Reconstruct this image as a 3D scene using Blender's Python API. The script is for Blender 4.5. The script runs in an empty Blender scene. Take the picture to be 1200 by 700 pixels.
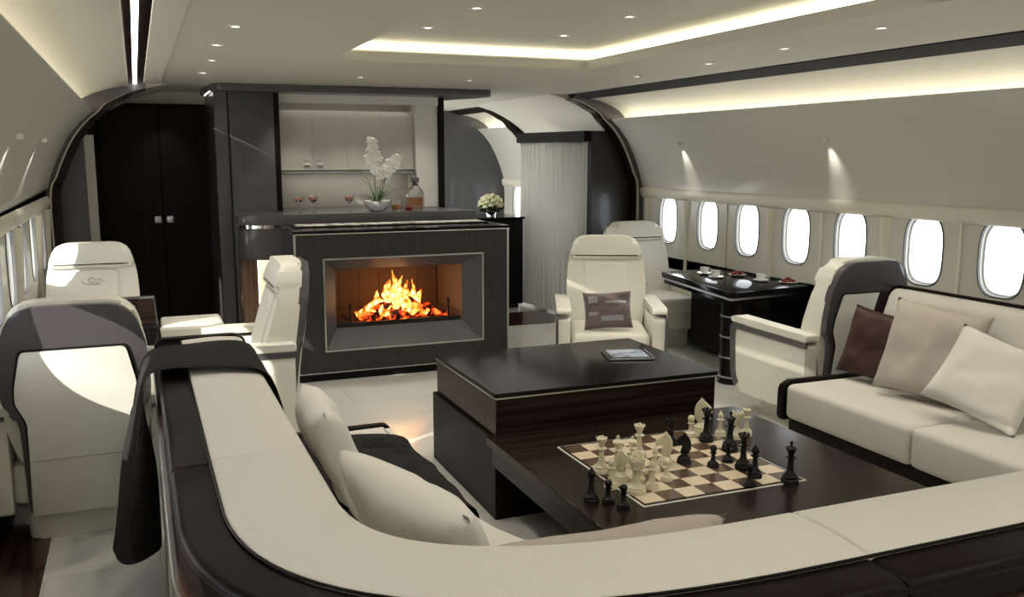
import bpy, bmesh, math, random
from mathutils import Vector, Matrix, noise
R = math.radians
PI = math.pi
S = bpy.context.scene
COL = S.collection
random.seed(7)

# ------------------------------------------------------------------ camera, sky, sun, exposure
cd = bpy.data.cameras.new('camera'); cam = bpy.data.objects.new('camera', cd); COL.objects.link(cam)
cam.location = (0, 0, 1.75); cam.rotation_euler = (R(90 - 8.93), 0, R(-22.22))
cd.sensor_width = 36; cd.lens = 32.07; cd.clip_start = 0.05
S.camera = cam
S.view_settings.view_transform = 'Standard'; S.view_settings.look = 'None'
S.view_settings.gamma = 1; S.view_settings.use_curve_mapping = False
S.view_settings.exposure = 0.0
w = bpy.data.worlds.new('World'); S.world = w; w.use_nodes = True
bg = w.node_tree.nodes['Background']; bg.inputs[0].default_value = (0.97, 0.985, 1.0, 1); bg.inputs[1].default_value = 5.0

def lamp(name, kind, loc, energy, color=(1, 1, 1), rot=None, look=None, **kw):
    l = bpy.data.lights.new(name, kind); l.energy = energy; l.color = color
    for k, v in kw.items(): setattr(l, k, v)
    o = bpy.data.objects.new(name, l); COL.objects.link(o); o.location = loc
    if look: o.rotation_euler = Vector(look).to_track_quat('-Z', 'Y').to_euler()
    return o
SUN_DIR = (1, .62, -.50)
lamp('sun', 'SUN', (-4, 0, 5), 9.0, (1, .93, .80), look=SUN_DIR, angle=R(.6))
K = 1.0      # strength of the cabin lamps and the added fill
COVE = 10 * K; STRIP = 7 * K; RECESS = 3.6 * K
DOWN = 26 * K
WARM = (1, .93, .81)
# added fill light, unseen on the ceiling behind the camera
lamp('rear_fill_light', 'AREA', (2.1, -1.6, 2.33), 55 * K, WARM, look=(0, 0, -1), shape='RECTANGLE', size=3.2, size_y=3.2)

# ------------------------------------------------------------------ materials
MATS = {}
def pm(name, col, rough=.5, metal=0, coat=0, emit=None, es=1, bump=None, var=None, alpha=None, trans=0, ior=1.45, spec=.5, sheen=0):
    m = bpy.data.materials.new(name); m.use_nodes = True; nt = m.node_tree; b = nt.nodes['Principled BSDF']
    b.inputs['Base Color'].default_value = (*col, 1); b.inputs['Roughness'].default_value = rough
    b.inputs['Metallic'].default_value = metal; b.inputs['Coat Weight'].default_value = coat; b.inputs['Coat Roughness'].default_value = .06
    b.inputs['Transmission Weight'].default_value = trans; b.inputs['IOR'].default_value = ior
    b.inputs['Specular IOR Level'].default_value = spec
    if sheen: b.inputs['Sheen Weight'].default_value = sheen
    if emit: b.inputs['Emission Color'].default_value = (*emit, 1); b.inputs['Emission Strength'].default_value = es
    if bump or var:
        tc = nt.nodes.new('ShaderNodeTexCoord')
    if bump:
        n = nt.nodes.new('ShaderNodeTexNoise'); n.inputs['Scale'].default_value = bump[0]; n.inputs['Detail'].default_value = 4
        bp = nt.nodes.new('ShaderNodeBump'); bp.inputs['Strength'].default_value = bump[1]; bp.inputs['Distance'].default_value = .004
        nt.links.new(tc.outputs['Object'], n.inputs['Vector']); nt.links.new(n.outputs['Fac'], bp.inputs['Height']); nt.links.new(bp.outputs[0], b.inputs['Normal'])
    if var:
        sc, c2 = var
        n = nt.nodes.new('ShaderNodeTexNoise'); n.inputs['Scale'].default_value = sc; n.inputs['Detail'].default_value = 5
        r = nt.nodes.new('ShaderNodeValToRGB'); r.color_ramp.elements[0].position = .35; r.color_ramp.elements[1].position = .65
        r.color_ramp.elements[0].color = (*col, 1); r.color_ramp.elements[1].color = (*c2, 1)
        nt.links.new(tc.outputs['Object'], n.inputs['Vector']); nt.links.new(n.outputs['Fac'], r.inputs[0]); nt.links.new(r.outputs[0], b.inputs['Base Color'])
    MATS[name] = m
    return m

def wood(name, c1, c2, rough=.3, coat=.3, axis='Z', scale=60, spec=.5):
    """straight fine grain running along one axis of the object"""
    m = pm(name, c1, rough, coat=coat, spec=spec); nt = m.node_tree; b = nt.nodes['Principled BSDF']
    tc = nt.nodes.new('ShaderNodeTexCoord'); mp = nt.nodes.new('ShaderNodeMapping')
    s = [scale, scale, scale]; s['XYZ'.index(axis)] = scale * .025
    mp.inputs['Scale'].default_value = s
    n = nt.nodes.new('ShaderNodeTexNoise'); n.inputs['Scale'].default_value = 1; n.inputs['Detail'].default_value = 4
    r = nt.nodes.new('ShaderNodeValToRGB'); r.color_ramp.elements[0].position = .38; r.color_ramp.elements[1].position = .66
    r.color_ramp.elements[0].color = (*c1, 1); r.color_ramp.elements[1].color = (*c2, 1)
    nt.links.new(tc.outputs['Object'], mp.inputs[0]); nt.links.new(mp.outputs[0], n.inputs['Vector'])
    nt.links.new(n.outputs['Fac'], r.inputs[0]); nt.links.new(r.outputs[0], b.inputs['Base Color'])
    return m

def emi(name, col, st):
    m = bpy.data.materials.new(name); m.use_nodes = True; nt = m.node_tree; nt.nodes.clear()
    e = nt.nodes.new('ShaderNodeEmission'); o = nt.nodes.new('ShaderNodeOutputMaterial')
    e.inputs[0].default_value = (*col, 1); e.inputs[1].default_value = st; nt.links.new(e.outputs[0], o.inputs[0])
    return m

M_panel = pm('cabin_panel', (.60, .588, .525), .42, coat=.25)
M_ceil = pm('ceiling_panel', (.61, .588, .51), .55)
M_rail = pm('rail_cream', (.72, .68, .57), .45, coat=.1)
M_lower = pm('sidewall_panel', (.52, .515, .44), .5)
M_leather = pm('cream_leather', (.72, .71, .635), .42, bump=(260, .25), spec=.4)
M_dleather = pm('espresso_leather', (.0060, .0036, .0030), .38, bump=(300, .08), spec=.5, ior=1.2)
M_fabric = pm('cream_fabric', (.56, .54, .49), .9, bump=(500, .5), var=(300, (.61, .59, .54)))
M_gloss = pm('black_lacquer', (.008, .0075, .008), .10, coat=0, spec=.5, ior=1.2)
M_shell = pm('graphite_shell', (.075, .070, .075), .3, coat=.3)
M_face = wood('smoked_oak', (.024, .023, .0235), (.036, .034, .034), .4, .15, 'Z', 90, spec=.4)
M_wood = wood('dark_macassar', (.007, .004, .003), (.024, .014, .0105), .22, .0, 'X', 45, spec=.22)
M_woody = wood('dark_macassar_long', (.020, .011, .008), (.050, .028, .020), .2, .2, 'Y', 45, spec=.3)
M_woodv = wood('dark_cabinet_wood', (.008, .006, .005), (.014, .010, .009), .42, .0, 'Z', 60, spec=.12)
M_tan = wood('walnut_trim', (.16, .09, .055), (.27, .165, .10), .3, .3, 'Z', 60)
M_grey = pm('graphite_lacquer', (.075, .075, .08), .42, coat=.15)
M_chrome = pm('chrome', (.85, .85, .85), .12, 1)
M_steel = pm('brushed_steel', (.6, .6, .6), .3, 1)
M_white = pm('white_lacquer', (.76, .75, .70), .3, coat=.3)
M_throw = pm('charcoal_throw', (.034, .031, .031), .95, bump=(220, 1.0), var=(60, (.052, .047, .046)), spec=.2)
M_curtain = pm('pleated_curtain', (.80, .79, .75), .8)
M_led = emi('led_strip', (1, .96, .90), STRIP)
M_cove = emi('cove_led', (1, .93, .77), COVE)
M_recess = emi('recess_led', (1, .94, .70), RECESS)
M_bulb = emi('downlight_bulb', (1, .94, .86), 14)
M_blackmetal = pm('black_metal', (.02, .02, .02), .4, .6)
M_pil_cream = pm('cream_cushion', (.66, .64, .59), .85, bump=(400, .5), sheen=.2)
M_pil_beige = pm('beige_silk_cushion', (.42, .385, .33), .55, bump=(300, .4))
M_pil_taupe = pm('taupe_cushion', (.40, .355, .31), .8, bump=(400, .5))
M_pil_brown = pm('brown_cushion', (.045, .020, .016), .5, bump=(30, .9), spec=.3)
M_glass = pm('clear_glass', (1, 1, 1), .02, trans=1, ior=1.45)

def pane_mat():
    m = bpy.data.materials.new('window_pane'); m.use_nodes = True; nt = m.node_tree; nt.nodes.clear()
    t = nt.nodes.new('ShaderNodeBsdfTransparent'); g = nt.nodes.new('ShaderNodeBsdfGlossy'); g.inputs['Roughness'].default_value = .05
    mx = nt.nodes.new('ShaderNodeMixShader'); o = nt.nodes.new('ShaderNodeOutputMaterial'); mx.inputs[0].default_value = .06
    t.inputs[0].default_value = (.95, .97, 1, 1)
    nt.links.new(t.outputs[0], mx.inputs[1]); nt.links.new(g.outputs[0], mx.inputs[2]); nt.links.new(mx.outputs[0], o.inputs[0])
    return m
M_pane = pane_mat()

def floor_mat():
    m = pm('stone_tile', (.55, .55, .51), .16, coat=.3); nt = m.node_tree; b = nt.nodes['Principled BSDF']
    tc = nt.nodes.new('ShaderNodeTexCoord'); br = nt.nodes.new('ShaderNodeTexBrick')
    br.inputs['Color1'].default_value = (.60, .60, .56, 1); br.inputs['Color2'].default_value = (.68, .675, .63, 1)
    br.inputs['Mortar'].default_value = (.52, .52, .48, 1); br.inputs['Scale'].default_value = 1
    br.inputs['Mortar Size'].default_value = .004; br.inputs['Brick Width'].default_value = .9; br.inputs['Row Height'].default_value = .45
    nt.links.new(tc.outputs['Object'], br.inputs['Vector']); nt.links.new(br.outputs[0], b.inputs['Base Color'])
    return m
M_floor = floor_mat()
def plank_mat():
    m = pm('dark_planks', (.03, .012, .008), .2, coat=.4); nt = m.node_tree; b = nt.nodes['Principled BSDF']
    tc = nt.nodes.new('ShaderNodeTexCoord'); mp = nt.nodes.new('ShaderNodeMapping'); mp.inputs['Rotation'].default_value = (0, 0, R(90))
    br = nt.nodes.new('ShaderNodeTexBrick')
    br.inputs['Color1'].default_value = (.030, .012, .008, 1); br.inputs['Color2'].default_value = (.055, .024, .016, 1)
    br.inputs['Mortar'].default_value = (.004, .002, .002, 1); br.inputs['Scale'].default_value = 1
    br.inputs['Mortar Size'].default_value = .004; br.inputs['Brick Width'].default_value = 2.0; br.inputs['Row Height'].default_value = .085
    nt.links.new(tc.outputs['Object'], mp.inputs[0]); nt.links.new(mp.outputs[0], br.inputs['Vector']); nt.links.new(br.outputs[0], b.inputs['Base Color'])
    return m
M_plank = plank_mat()

# ------------------------------------------------------------------ mesh helpers
def NB(): return bmesh.new()
def obj(name, bm, mat, parent=None, loc=(0, 0, 0), rot=(0, 0, 0), ang=38, mats=None):
    bmesh.ops.recalc_face_normals(bm, faces=bm.faces[:])
    a = R(ang)
    for f in bm.faces: f.smooth = True
    for e in bm.edges:
        if len(e.link_faces) == 2:
            try:
                if e.calc_face_angle() > a: e.smooth = False
            except ValueError: pass
    me = bpy.data.meshes.new(name); bm.to_mesh(me); bm.free()
    o = bpy.data.objects.new(name, me); COL.objects.link(o)
    if mat: me.materials.append(mat)
    for m in (mats or []): me.materials.append(m)
    o.location = loc; o.rotation_euler = rot
    if parent: o.parent = parent
    return o
def thing(name, label, cat, loc=(0, 0, 0), rz=0, group=None):
    o = bpy.data.objects.new(name, None); COL.objects.link(o); o.empty_display_size = .1
    o.location = loc; o.rotation_euler = (0, 0, rz); o['label'] = label; o['category'] = cat
    if group: o['group'] = group
    return o
def tag(o, label, cat, group=None):
    o['label'] = label; o['category'] = cat
    if group: o['group'] = group
    return o
def struct(name, bm, mat, parent=None, **k):
    o = obj(name, bm, mat, parent, **k)
    if not parent: o['kind'] = 'structure'
    return o
def dup(root, loc, rz, label, group=None):
    r = root.copy(); COL.objects.link(r); r.location = loc; r.rotation_euler = (0, 0, rz); r['label'] = label
    if group: r['group'] = group
    for ch in list(root.children):
        c = ch.copy(); COL.objects.link(c); c.parent = r
        for g in list(ch.children):
            d = g.copy(); COL.objects.link(d); d.parent = c
    return r
def box(bm, x0, x1, y0, y1, z0, z1, r=0, seg=3):
    m = Matrix.Translation(((x0 + x1) / 2, (y0 + y1) / 2, (z0 + z1) / 2)) @ Matrix.Diagonal((x1 - x0, y1 - y0, z1 - z0, 1))
    d = bmesh.ops.create_cube(bm, size=1, matrix=m)
    if r > 0:
        es = set(e for v in d['verts'] for e in v.link_edges)
        bmesh.ops.bevel(bm, geom=list(es), offset=r, segments=seg, affect='EDGES', profile=.5)
    return bm
def ext(bm, pts, axis, a0, a1, r=0, seg=3):
    """polygon (2D points) in the plane across the axis, pushed from a0 to a1, edges rounded by r"""
    def P(p, a):
        return {'x': (a, p[0], p[1]), 'y': (p[0], a, p[1]), 'z': (p[0], p[1], a)}[axis]
    lo = [bm.verts.new(P(p, a0)) for p in pts]; hi = [bm.verts.new(P(p, a1)) for p in pts]
    n = len(pts); fs = [bm.faces.new(lo), bm.faces.new(hi)]
    for i in range(n): fs.append(bm.faces.new((lo[i], lo[(i + 1) % n], hi[(i + 1) % n], hi[i])))
    if r > 0:
        es = [e for f in fs[:2] for e in f.edges]
        bmesh.ops.bevel(bm, geom=es, offset=r, segments=seg, affect='EDGES', profile=.5)
    return bm
def rpoly(pts, rad, n=6):
    """round the corners of a polygon; rad one number or a list"""
    out = []
    N = len(pts)
    for i, p in enumerate(pts):
        r = rad[i] if isinstance(rad, (list, tuple)) else rad
        p = Vector(p); a = Vector(pts[i - 1]) - p; b = Vector(pts[(i + 1) % N]) - p
        if r <= 0: out.append(tuple(p)); continue
        ra = min(r, a.length * .49); rb = min(r, b.length * .49); rr = min(ra, rb)
        A = p + a.normalized() * rr; B = p + b.normalized() * rr
        for k in range(n + 1):
            t = k / n; q = A * (1 - t) ** 2 + p * 2 * t * (1 - t) + B * t * t
            out.append(tuple(q))
    return out
def lathe(bm, prof, seg=24, c=(0, 0, 0)):
    rings = []
    for r, z in prof:
        if r < 1e-5: rings.append([bm.verts.new((c[0], c[1], c[2] + z))])
        else: rings.append([bm.verts.new((c[0] + r * math.cos(2 * PI * i / seg), c[1] + r * math.sin(2 * PI * i / seg), c[2] + z)) for i in range(seg)])
    for a, b in zip(rings, rings[1:]):
        for i in range(seg):
            j = (i + 1) % seg
            if len(a) == 1 and len(b) == 1: continue
            if len(a) == 1: bm.faces.new((a[0], b[j], b[i]))
            elif len(b) == 1: bm.faces.new((a[i], a[j], b[0]))
            else: bm.faces.new((a[i], a[j], b[j], b[i]))
    if len(rings[0]) > 1: bm.faces.new(rings[0][::-1])
    if len(rings[-1]) > 1: bm.faces.new(rings[-1])
    return bm
def tube(bm, pts, r, seg=8, r1=None):
    pts = [Vector(p) for p in pts]; rings = []; n = len(pts)
    for i, p in enumerate(pts):
        t = (pts[min(i + 1, n - 1)] - pts[max(i - 1, 0)]).normalized()
        u = t.orthogonal() if i == 0 else (u - t * u.dot(t))
        u.normalize(); v = t.cross(u)
        rr = r if r1 is None else r + (r1 - r) * i / (n - 1)
        rings.append([bm.verts.new(p + (u * math.cos(2 * PI * k / seg) + v * math.sin(2 * PI * k / seg)) * rr) for k in range(seg)])
    for a, b in zip(rings, rings[1:]):
        for k in range(seg): bm.faces.new((a[k], a[(k + 1) % seg], b[(k + 1) % seg], b[k]))
    bm.faces.new(rings[0][::-1]); bm.faces.new(rings[-1])
    return bm
def ball(bm, c, r, sc=(1, 1, 1), u=12, v=8):
    bmesh.ops.create_uvsphere(bm, u_segments=u, v_segments=v, radius=1, matrix=Matrix.Translation(c) @ Matrix.Diagonal((r * sc[0], r * sc[1], r * sc[2], 1)))
    return bm
def sweep(bm, path, prof):
    """path: list of (point, inward normal, up) in plan; prof: closed list of (n, z)"""
    rings = []
    for p, nrm in path:
        rings.append([bm.verts.new((p[0] + nrm[0] * a, p[1] + nrm[1] * a, z)) for a, z in prof])
    m = len(prof)
    for a, b in zip(rings, rings[1:]):
        for k in range(m): bm.faces.new((a[k], a[(k + 1) % m], b[(k + 1) % m], b[k]))
    bm.faces.new(rings[0][::-1]); bm.faces.new(rings[-1])
    return bm

# ------------------------------------------------------------------ cabin shell
XC, HW = 2.10, 2.80
YB, YF = -3.5, 8.5      # cabin from behind the camera to the forward arch
YE = 13.0
def side(sgn, h): return XC + sgn * h
WIN_Y = [7.87, 7.18, 6.58, 5.94, 5.33, 4.64, 4.03, 3.36, 2.75, 2.07, 1.46, .78, .17, -.5, -1.1]
AFT_Y = [9.2, 9.9, 10.5, 11.2, 11.8, 12.45]
WZ, WW, WH = 1.112, .165, .235
def sup(cy, cz, hw, hh, n=36, e=3.2):
    pts = []
    for i in range(n):
        a = 2 * PI * (i + .5) / n; c, s = math.cos(a), math.sin(a)
        pts.append((cy + hw * math.copysign(abs(c) ** (2 / e), c), cz + hh * math.copysign(abs(s) ** (2 / e), s)))
    return pts
def prof_curve(y0):
    pass
UPPER = [(2.80, 1.40), (2.745, 1.58), (2.675, 1.75), (2.595, 1.90), (2.50, 2.02), (2.40, 2.11)]
COVEP = [(2.47, 2.07), (2.57, 2.07), (2.555, 2.14), (2.49, 2.20), (2.39, 2.25), (2.27, 2.29), (2.12, 2.318)]
def shell(sgn, y0, y1, wins, name):
    bm = NB(); x = side(sgn, HW)
    z0, z1 = .74, 1.40
    # lower
    def strip(p, ya, yb):
        for (h0, a), (h1, b) in zip(p, p[1:]):
            bm.faces.new([bm.verts.new(q) for q in ((side(sgn, h0), ya, a), (side(sgn, h1), ya, b), (side(sgn, h1), yb, b), (side(sgn, h0), yb, a))])
    strip([(HW, 0), (HW, z0)], y0, y1)
    strip(UPPER + [(2.402, 2.116), (2.425, 2.118), (2.47, 2.07)], y0, y1)
    ws = sorted(wins); ed = [y0] + [(a + b) / 2 for a, b in zip(ws, ws[1:])] + [y1]
    for i, wy in enumerate(ws):
        a, b = ed[i], ed[i + 1]
        hole = sup(wy, WZ, WW, WH); n = len(hole)
        out = []
        for (py, pz) in hole:
            dy, dz = py - wy, pz - WZ
            s = 1e9
            if dy > 1e-6: s = min(s, (b - wy) / dy)
            if dy < -1e-6: s = min(s, (a - wy) / dy)
            if dz > 1e-6: s = min(s, (z1 - WZ) / dz)
            if dz < -1e-6: s = min(s, (z0 - WZ) / dz)
            out.append((wy + dy * s, WZ + dz * s))
        hv = [bm.verts.new((x, p[0], p[1])) for p in hole]; ov = [bm.verts.new((x, p[0], p[1])) for p in out]
        rv = [bm.verts.new((x + sgn * .045, wy + (p[0] - wy) * .95, WZ + (p[1] - WZ) * .965)) for p in hole]
        for k in range(n):
            j = (k + 1) % n
            bm.faces.new((hv[k], hv[j], ov[j], ov[k])); bm.faces.new((hv[k], rv[k], rv[j], hv[j]))
        # corners of the cell
        for cy_ in (a, b):
            for cz_ in (z0, z1):
                best = sorted(range(n), key=lambda k: (out[k][0] - cy_) ** 2 + (out[k][1] - cz_) ** 2)[:2]
                if abs(best[0] - best[1]) in (1, n - 1):
                    cv = bm.verts.new((x, cy_, cz_)); bm.faces.new((ov[best[0]], ov[best[1]], cv))
    bmesh.ops.remove_doubles(bm, verts=bm.verts[:], dist=.0004)
    return struct(name, bm, M_lower if False else M_panel, ang=30)
shell(1, YB, YF, WIN_Y, 'wall_right'); shell(-1, YB, YF, WIN_Y, 'wall_left')
shell(1, YF, YE, AFT_Y, 'wall_right_aft')
bm = NB()
for (h0, a), (h1, b) in zip([(HW, 0)] + UPPER, UPPER):
    bm.faces.new([bm.verts.new(q) for q in ((side(-1, h0), YF, a), (side(-1, h1), YF, b), (side(-1, h1), 9.7, b), (side(-1, h0), 9.7, a))])
struct('wall_left_aft', bm, M_panel)

wn = 0
for sgn, ys in ((1, WIN_Y), (-1, WIN_Y), (1, AFT_Y)):
    for wy in ys:
        wn += 1
        x = side(sgn, HW)
        root = bpy.data.objects.new('window_%d' % wn, None); COL.objects.link(root); root.location = (x, wy, WZ); root['kind'] = 'structure'
        # dark bezel ring round the opening
        bm = NB()
        rings = []
        for (hw, hh, dx) in ((WW + .008, WH + .008, -.001), (WW + .006, WH + .006, -.005), (WW - .003, WH - .003, -.005), (WW - .004, WH - .004, .012)):
            rings.append([bm.verts.new((sgn * dx, p[0], p[1])) for p in sup(0, 0, hw, hh)])
        for a, b in zip(rings, rings[1:]):
            for k in range(36): bm.faces.new((a[k], a[(k + 1) % 36], b[(k + 1) % 36], b[k]))
        obj('window_bezel', bm, pm('bezel', (.10, .10, .10), .4) if wn == 1 else MATS['bezel'], root)
        # inner pale ring deeper in the reveal
        bm = NB(); rings = []
        for (hw, hh, dx) in ((WW - .008, WH - .008, .030), (WW - .018, WH - .018, .032), (WW - .019, WH - .019, .040), (WW - .008, WH - .008, .042)):
            rings.append([bm.verts.new((sgn * dx, p[0], p[1])) for p in sup(0, 0, hw, hh)])
        for a, b in zip(rings, rings[1:]):
            for k in range(36): bm.faces.new((a[k], a[(k + 1) % 36], b[(k + 1) % 36], b[k]))
        obj('inner_frame', bm, pm('frame_white', (.8, .82, .84), .4) if wn == 1 else MATS['frame_white'], root)
        bm = NB(); v = [bm.verts.new((sgn * .041, p[0], p[1])) for p in sup(0, 0, WW - .009, WH - .009)]; bm.faces.new(v)
        obj('pane', bm, M_pane, root)

# belt rail under the upper panels
RAILP = [(2.80, 1.415), (2.785, 1.424), (2.772, 1.415), (2.765, 1.39), (2.768, 1.35), (2.778, 1.325), (2.80, 1.315)]
def longrun(name, prof, ya, yb, mat, sgn, par=None, ang=30):
    bm = NB(); a = [bm.verts.new((side(sgn, h), ya, z)) for h, z in prof]; b = [bm.verts.new((side(sgn, h), yb, z)) for h, z in prof]
    n = len(prof)
    for k in range(n): bm.faces.new((a[k], a[(k + 1) % n], b[(k + 1) % n], b[k]))
    bm.faces.new(a[::-1]); bm.faces.new(b)
    return struct(name, bm, mat, par, ang=ang)
trimn = [0]
def T():
    trimn[0] += 1; return 'trim_%d' % trimn[0]
for sgn, yb in ((1, YF - .02), (-1, YF - .02)):
    longrun(T(), RAILP, YB, yb, M_rail, sgn, ang=60)
longrun(T(), RAILP, YF + .1, YE, M_rail, 1, ang=60)
# sidewall ledge below the windows and skirting
for sgn, nm in ((1, 'baseboard_right'), (-1, 'baseboard_left')):
    longrun(nm, [(2.80, 0), (2.80, .10), (2.785, .10), (2.785, 0)], YB, YF, M_woodv, sgn)
# ribs between window pairs
def rib(sgn, y, wd=.045, dep=.045):
    bm = NB(); x = side(sgn, HW)
    secs = []
    for z in [.0, .3, .6, .8, .95, 1.1, 1.22, 1.32]:
        t = max(0, (z - .8) / .52); hw = wd * (.55 + .75 * t * t) ; d = dep * (.45 + .55 * t)
        secs.append([bm.verts.new((x - sgn * q, y + s, z)) for s, q in ((-hw, -.002), (-hw * .6, d * .75), (0, d), (hw * .6, d * .75), (hw, -.002))])
    for a, b in zip(secs, secs[1:]):
        for k in range(4): bm.faces.new((a[k], a[k + 1], b[k + 1], b[k]))
    return struct(T(), bm, M_rail, ang=60)
for sgn in (1, -1):
    for y in [8.25, 7.53, 6.26, 4.985, 3.695, 2.41, 1.12, -.16]: rib(sgn, y)
for y in (8.9, 10.2, 11.5, 12.8): rib(1, y)
# narrow dark seams between the two windows of a pair
for y in [6.88, 5.635, 4.335]:
    bm = NB(); box(bm, 4.885, 4.905, y - .012, y + .012, .74, 1.32, .004, 1); struct(T(), bm, M_rail)

# ceiling coves
for sgn in (1, -1):
    bm = NB()
    yend = YF
    for (h0, a), (h1, b) in zip(COVEP, COVEP[1:]):
        bm.faces.new([bm.verts.new(q) for q in ((side(sgn, h0), YB, a), (side(sgn, h1), YB, b), (side(sgn, h1), yend, b), (side(sgn, h0), yend, a))])
    bmesh.ops.remove_doubles(bm, verts=bm.verts[:], dist=.0004)
    struct('ceiling_cove_right' if sgn > 0 else 'ceiling_cove_left', bm, M_ceil, ang=50)
    bm = NB(); box(bm, *sorted((side(sgn, 2.50), side(sgn, 2.525))), YB, yend - .01, 2.073, 2.083)
    o = struct(T(), bm, M_cove)
# dark slot housings along the ceiling; the left one holds a light line
for sgn in (1, -1):
    zo = 2.305 if sgn > 0 else 2.335
    longrun(T(), [(2.13, zo), (2.0, 2.352), (2.0, 2.40), (2.16, 2.40), (2.16, zo + .01)], YB, YF + .1, M_wood if sgn < 0 else pm('dark_slot', (.03, .028, .03), .6, spec=.2), sgn)
bm = NB(); box(bm, .02, .048, YB, YF - .02, 2.334, 2.352); struct(T(), bm, M_led)
bm = NB(); box(bm, -.01, .02, YB, YF - .02, 2.338, 2.349); struct(T(), bm, M_wood)

# flat ceiling with the raised rectangular recess
RX0, RX1, RY0, RY1 = 1.21, 3.05, .2, 6.05
bm = NB()
def quad(bm, a, b, c, d): bm.faces.new([bm.verts.new(q) for q in (a, b, c, d)])
zc = 2.36
for (x0, x1, y0, y1) in ((.10, RX0, YB, 9.7), (RX1, 4.10, YB, YE), (RX0, RX1, RY1, YE), (RX0, RX1, YB, RY0)):
    quad(bm, (x0, y0, zc), (x1, y0, zc), (x1, y1, zc), (x0, y1, zc))
# lip, slot and raised panel
def ringq(r0, z0, r1, z1):
    for (a, b) in (((0, 0), (1, 0)), ((1, 0), (1, 1)), ((1, 1), (0, 1)), ((0, 1), (0, 0))):
        def P(c, r, z): return ((RX0 - r, RX1 + r)[c[0]], (RY0 - r, RY1 + r)[c[1]], z)
        quad(bm, P(a, r0, z0), P(b, r0, z0), P(b, r1, z1), P(a, r1, z1))
ringq(0, zc, 0, 2.425); ringq(0, 2.425, .13, 2.425); ringq(.13, 2.425, .13, 2.505)
quad(bm, (RX0 - .13, RY0 - .13, 2.505), (RX1 + .13, RY0 - .13, 2.505), (RX1 + .13, RY1 + .13, 2.505), (RX0 - .13, RY1 + .13, 2.505))
struct('ceiling', bm, M_ceil)
bm = NB()
for (x0, x1, y0, y1) in ((RX0 - .128, RX1 + .128, RY1 + .115, RY1 + .128), (RX0 - .128, RX1 + .128, RY0 - .128, RY0 - .115),
                         (RX0 - .128, RX0 - .115, RY0 - .11, RY1 + .11), (RX1 + .115, RX1 + .128, RY0 - .11, RY1 + .11)):
    box(bm, x0, x1, y0, y1, 2.45, 2.498)
struct(T(), bm, M_recess)
# slightly lower border along the left light line
bm = NB(); box(bm, .10, .24, YB, 8.4, 2.348, 2.365, .004, 1); struct(T(), bm, M_ceil)

# floor
bm = NB(); quad(bm, (-.46, YB, 0), (5.0, YB, 0), (5.0, YE, 0), (-.46, YE, 0)); struct('floor', bm, M_floor)
bm = NB(); quad(bm, (-.8, YB, 0), (-.46, YB, 0), (-.46, YE, 0), (-.8, YE, 0)); struct('floor_planks', bm, M_plank)
bm = NB(); box(bm, 2.9, 4.9, 8.62, 9.35, 0, .006); struct(T(), bm, M_plank)
# wall behind the camera
bm = NB(); box(bm, -1.0, 5.2, YB - .1, YB, 0, 2.6); struct('wall_back', bm, M_panel)

# ------------------------------------------------------------------ arches
def arch_path(sgn, inset):
    pts = [(HW, 0), (HW, .7)] + UPPER + [(2.33, 2.20), (2.24, 2.26), (2.12, 2.31), (2.0, 2.345)]
    return [(h - inset, z) for h, z in pts]
def crs(p, n=5):
    """smooth curve through the points"""
    out = []
    for i in range(len(p) - 1):
        q = [Vector(p[max(i - 1, 0)]), Vector(p[i]), Vector(p[i + 1]), Vector(p[min(i + 2, len(p) - 1)])]
        for k in range(n):
            t = k / n
            out.append(tuple(.5 * (2 * q[1] + (q[2] - q[0]) * t + (2 * q[0] - 5 * q[1] + 4 * q[2] - q[3]) * t * t + (3 * q[1] - q[0] - 3 * q[2] + q[3]) * t ** 3)))
    out.append(tuple(p[-1])); return out
def arch(sgn, y0, y1, i0, i1, mat, name=None):
    a = [(HW + .03, 0), (HW + .03, .7)] + [(h + .03, z) for h, z in UPPER[:-1]] + [(2.60, 2.09), (2.52, 2.24), (2.36, 2.34), (2.16, 2.38), (2.0, 2.40)]
    a = crs(a)
    b = [(h - i1, z) for h, z in [(HW, 0), (HW, .7)] + UPPER[:-1]] + [(2.41 - i1, 2.10), (2.34 - i1 * .9, 2.17), (2.24 - i1 * .7, 2.23 - i1 * .2), (2.12 - i1 * .3, 2.285 - i1 * .3), (1.98, 2.32 - i1 * .2)]
    b = crs(b)
    bm = NB()
    for pts, yy in ((None, 0),):
        n = min(len(a), len(b))
        A0 = [bm.verts.new((side(sgn, h), y0, z)) for h, z in a[:n]]; B0 = [bm.verts.new((side(sgn, h), y0, z)) for h, z in b[:n]]
        A1 = [bm.verts.new((side(sgn, h), y1, z)) for h, z in a[:n]]; B1 = [bm.verts.new((side(sgn, h), y1, z)) for h, z in b[:n]]
        for k in range(n - 1):
            for q in ((A0[k], A0[k + 1], B0[k + 1], B0[k]), (A1[k], A1[k + 1], B1[k + 1], B1[k]), (B0[k], B0[k + 1], B1[k + 1], B1[k])):
                try: bm.faces.new(q)
                except ValueError: pass
    return struct(name or T(), bm, mat, ang=40)
for sgn in (1, -1):
    arch(sgn, 8.36, 8.40, 0, .035, M_shell)
    arch(sgn, 8.40, 8.43, 0, .045, M_rail)
    arch(sgn, 8.43, 8.56, 0, .075 if sgn > 0 else .11, M_wood)
arch(1, 10.8, 11.0, 0, .09, M_woodv)

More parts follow.
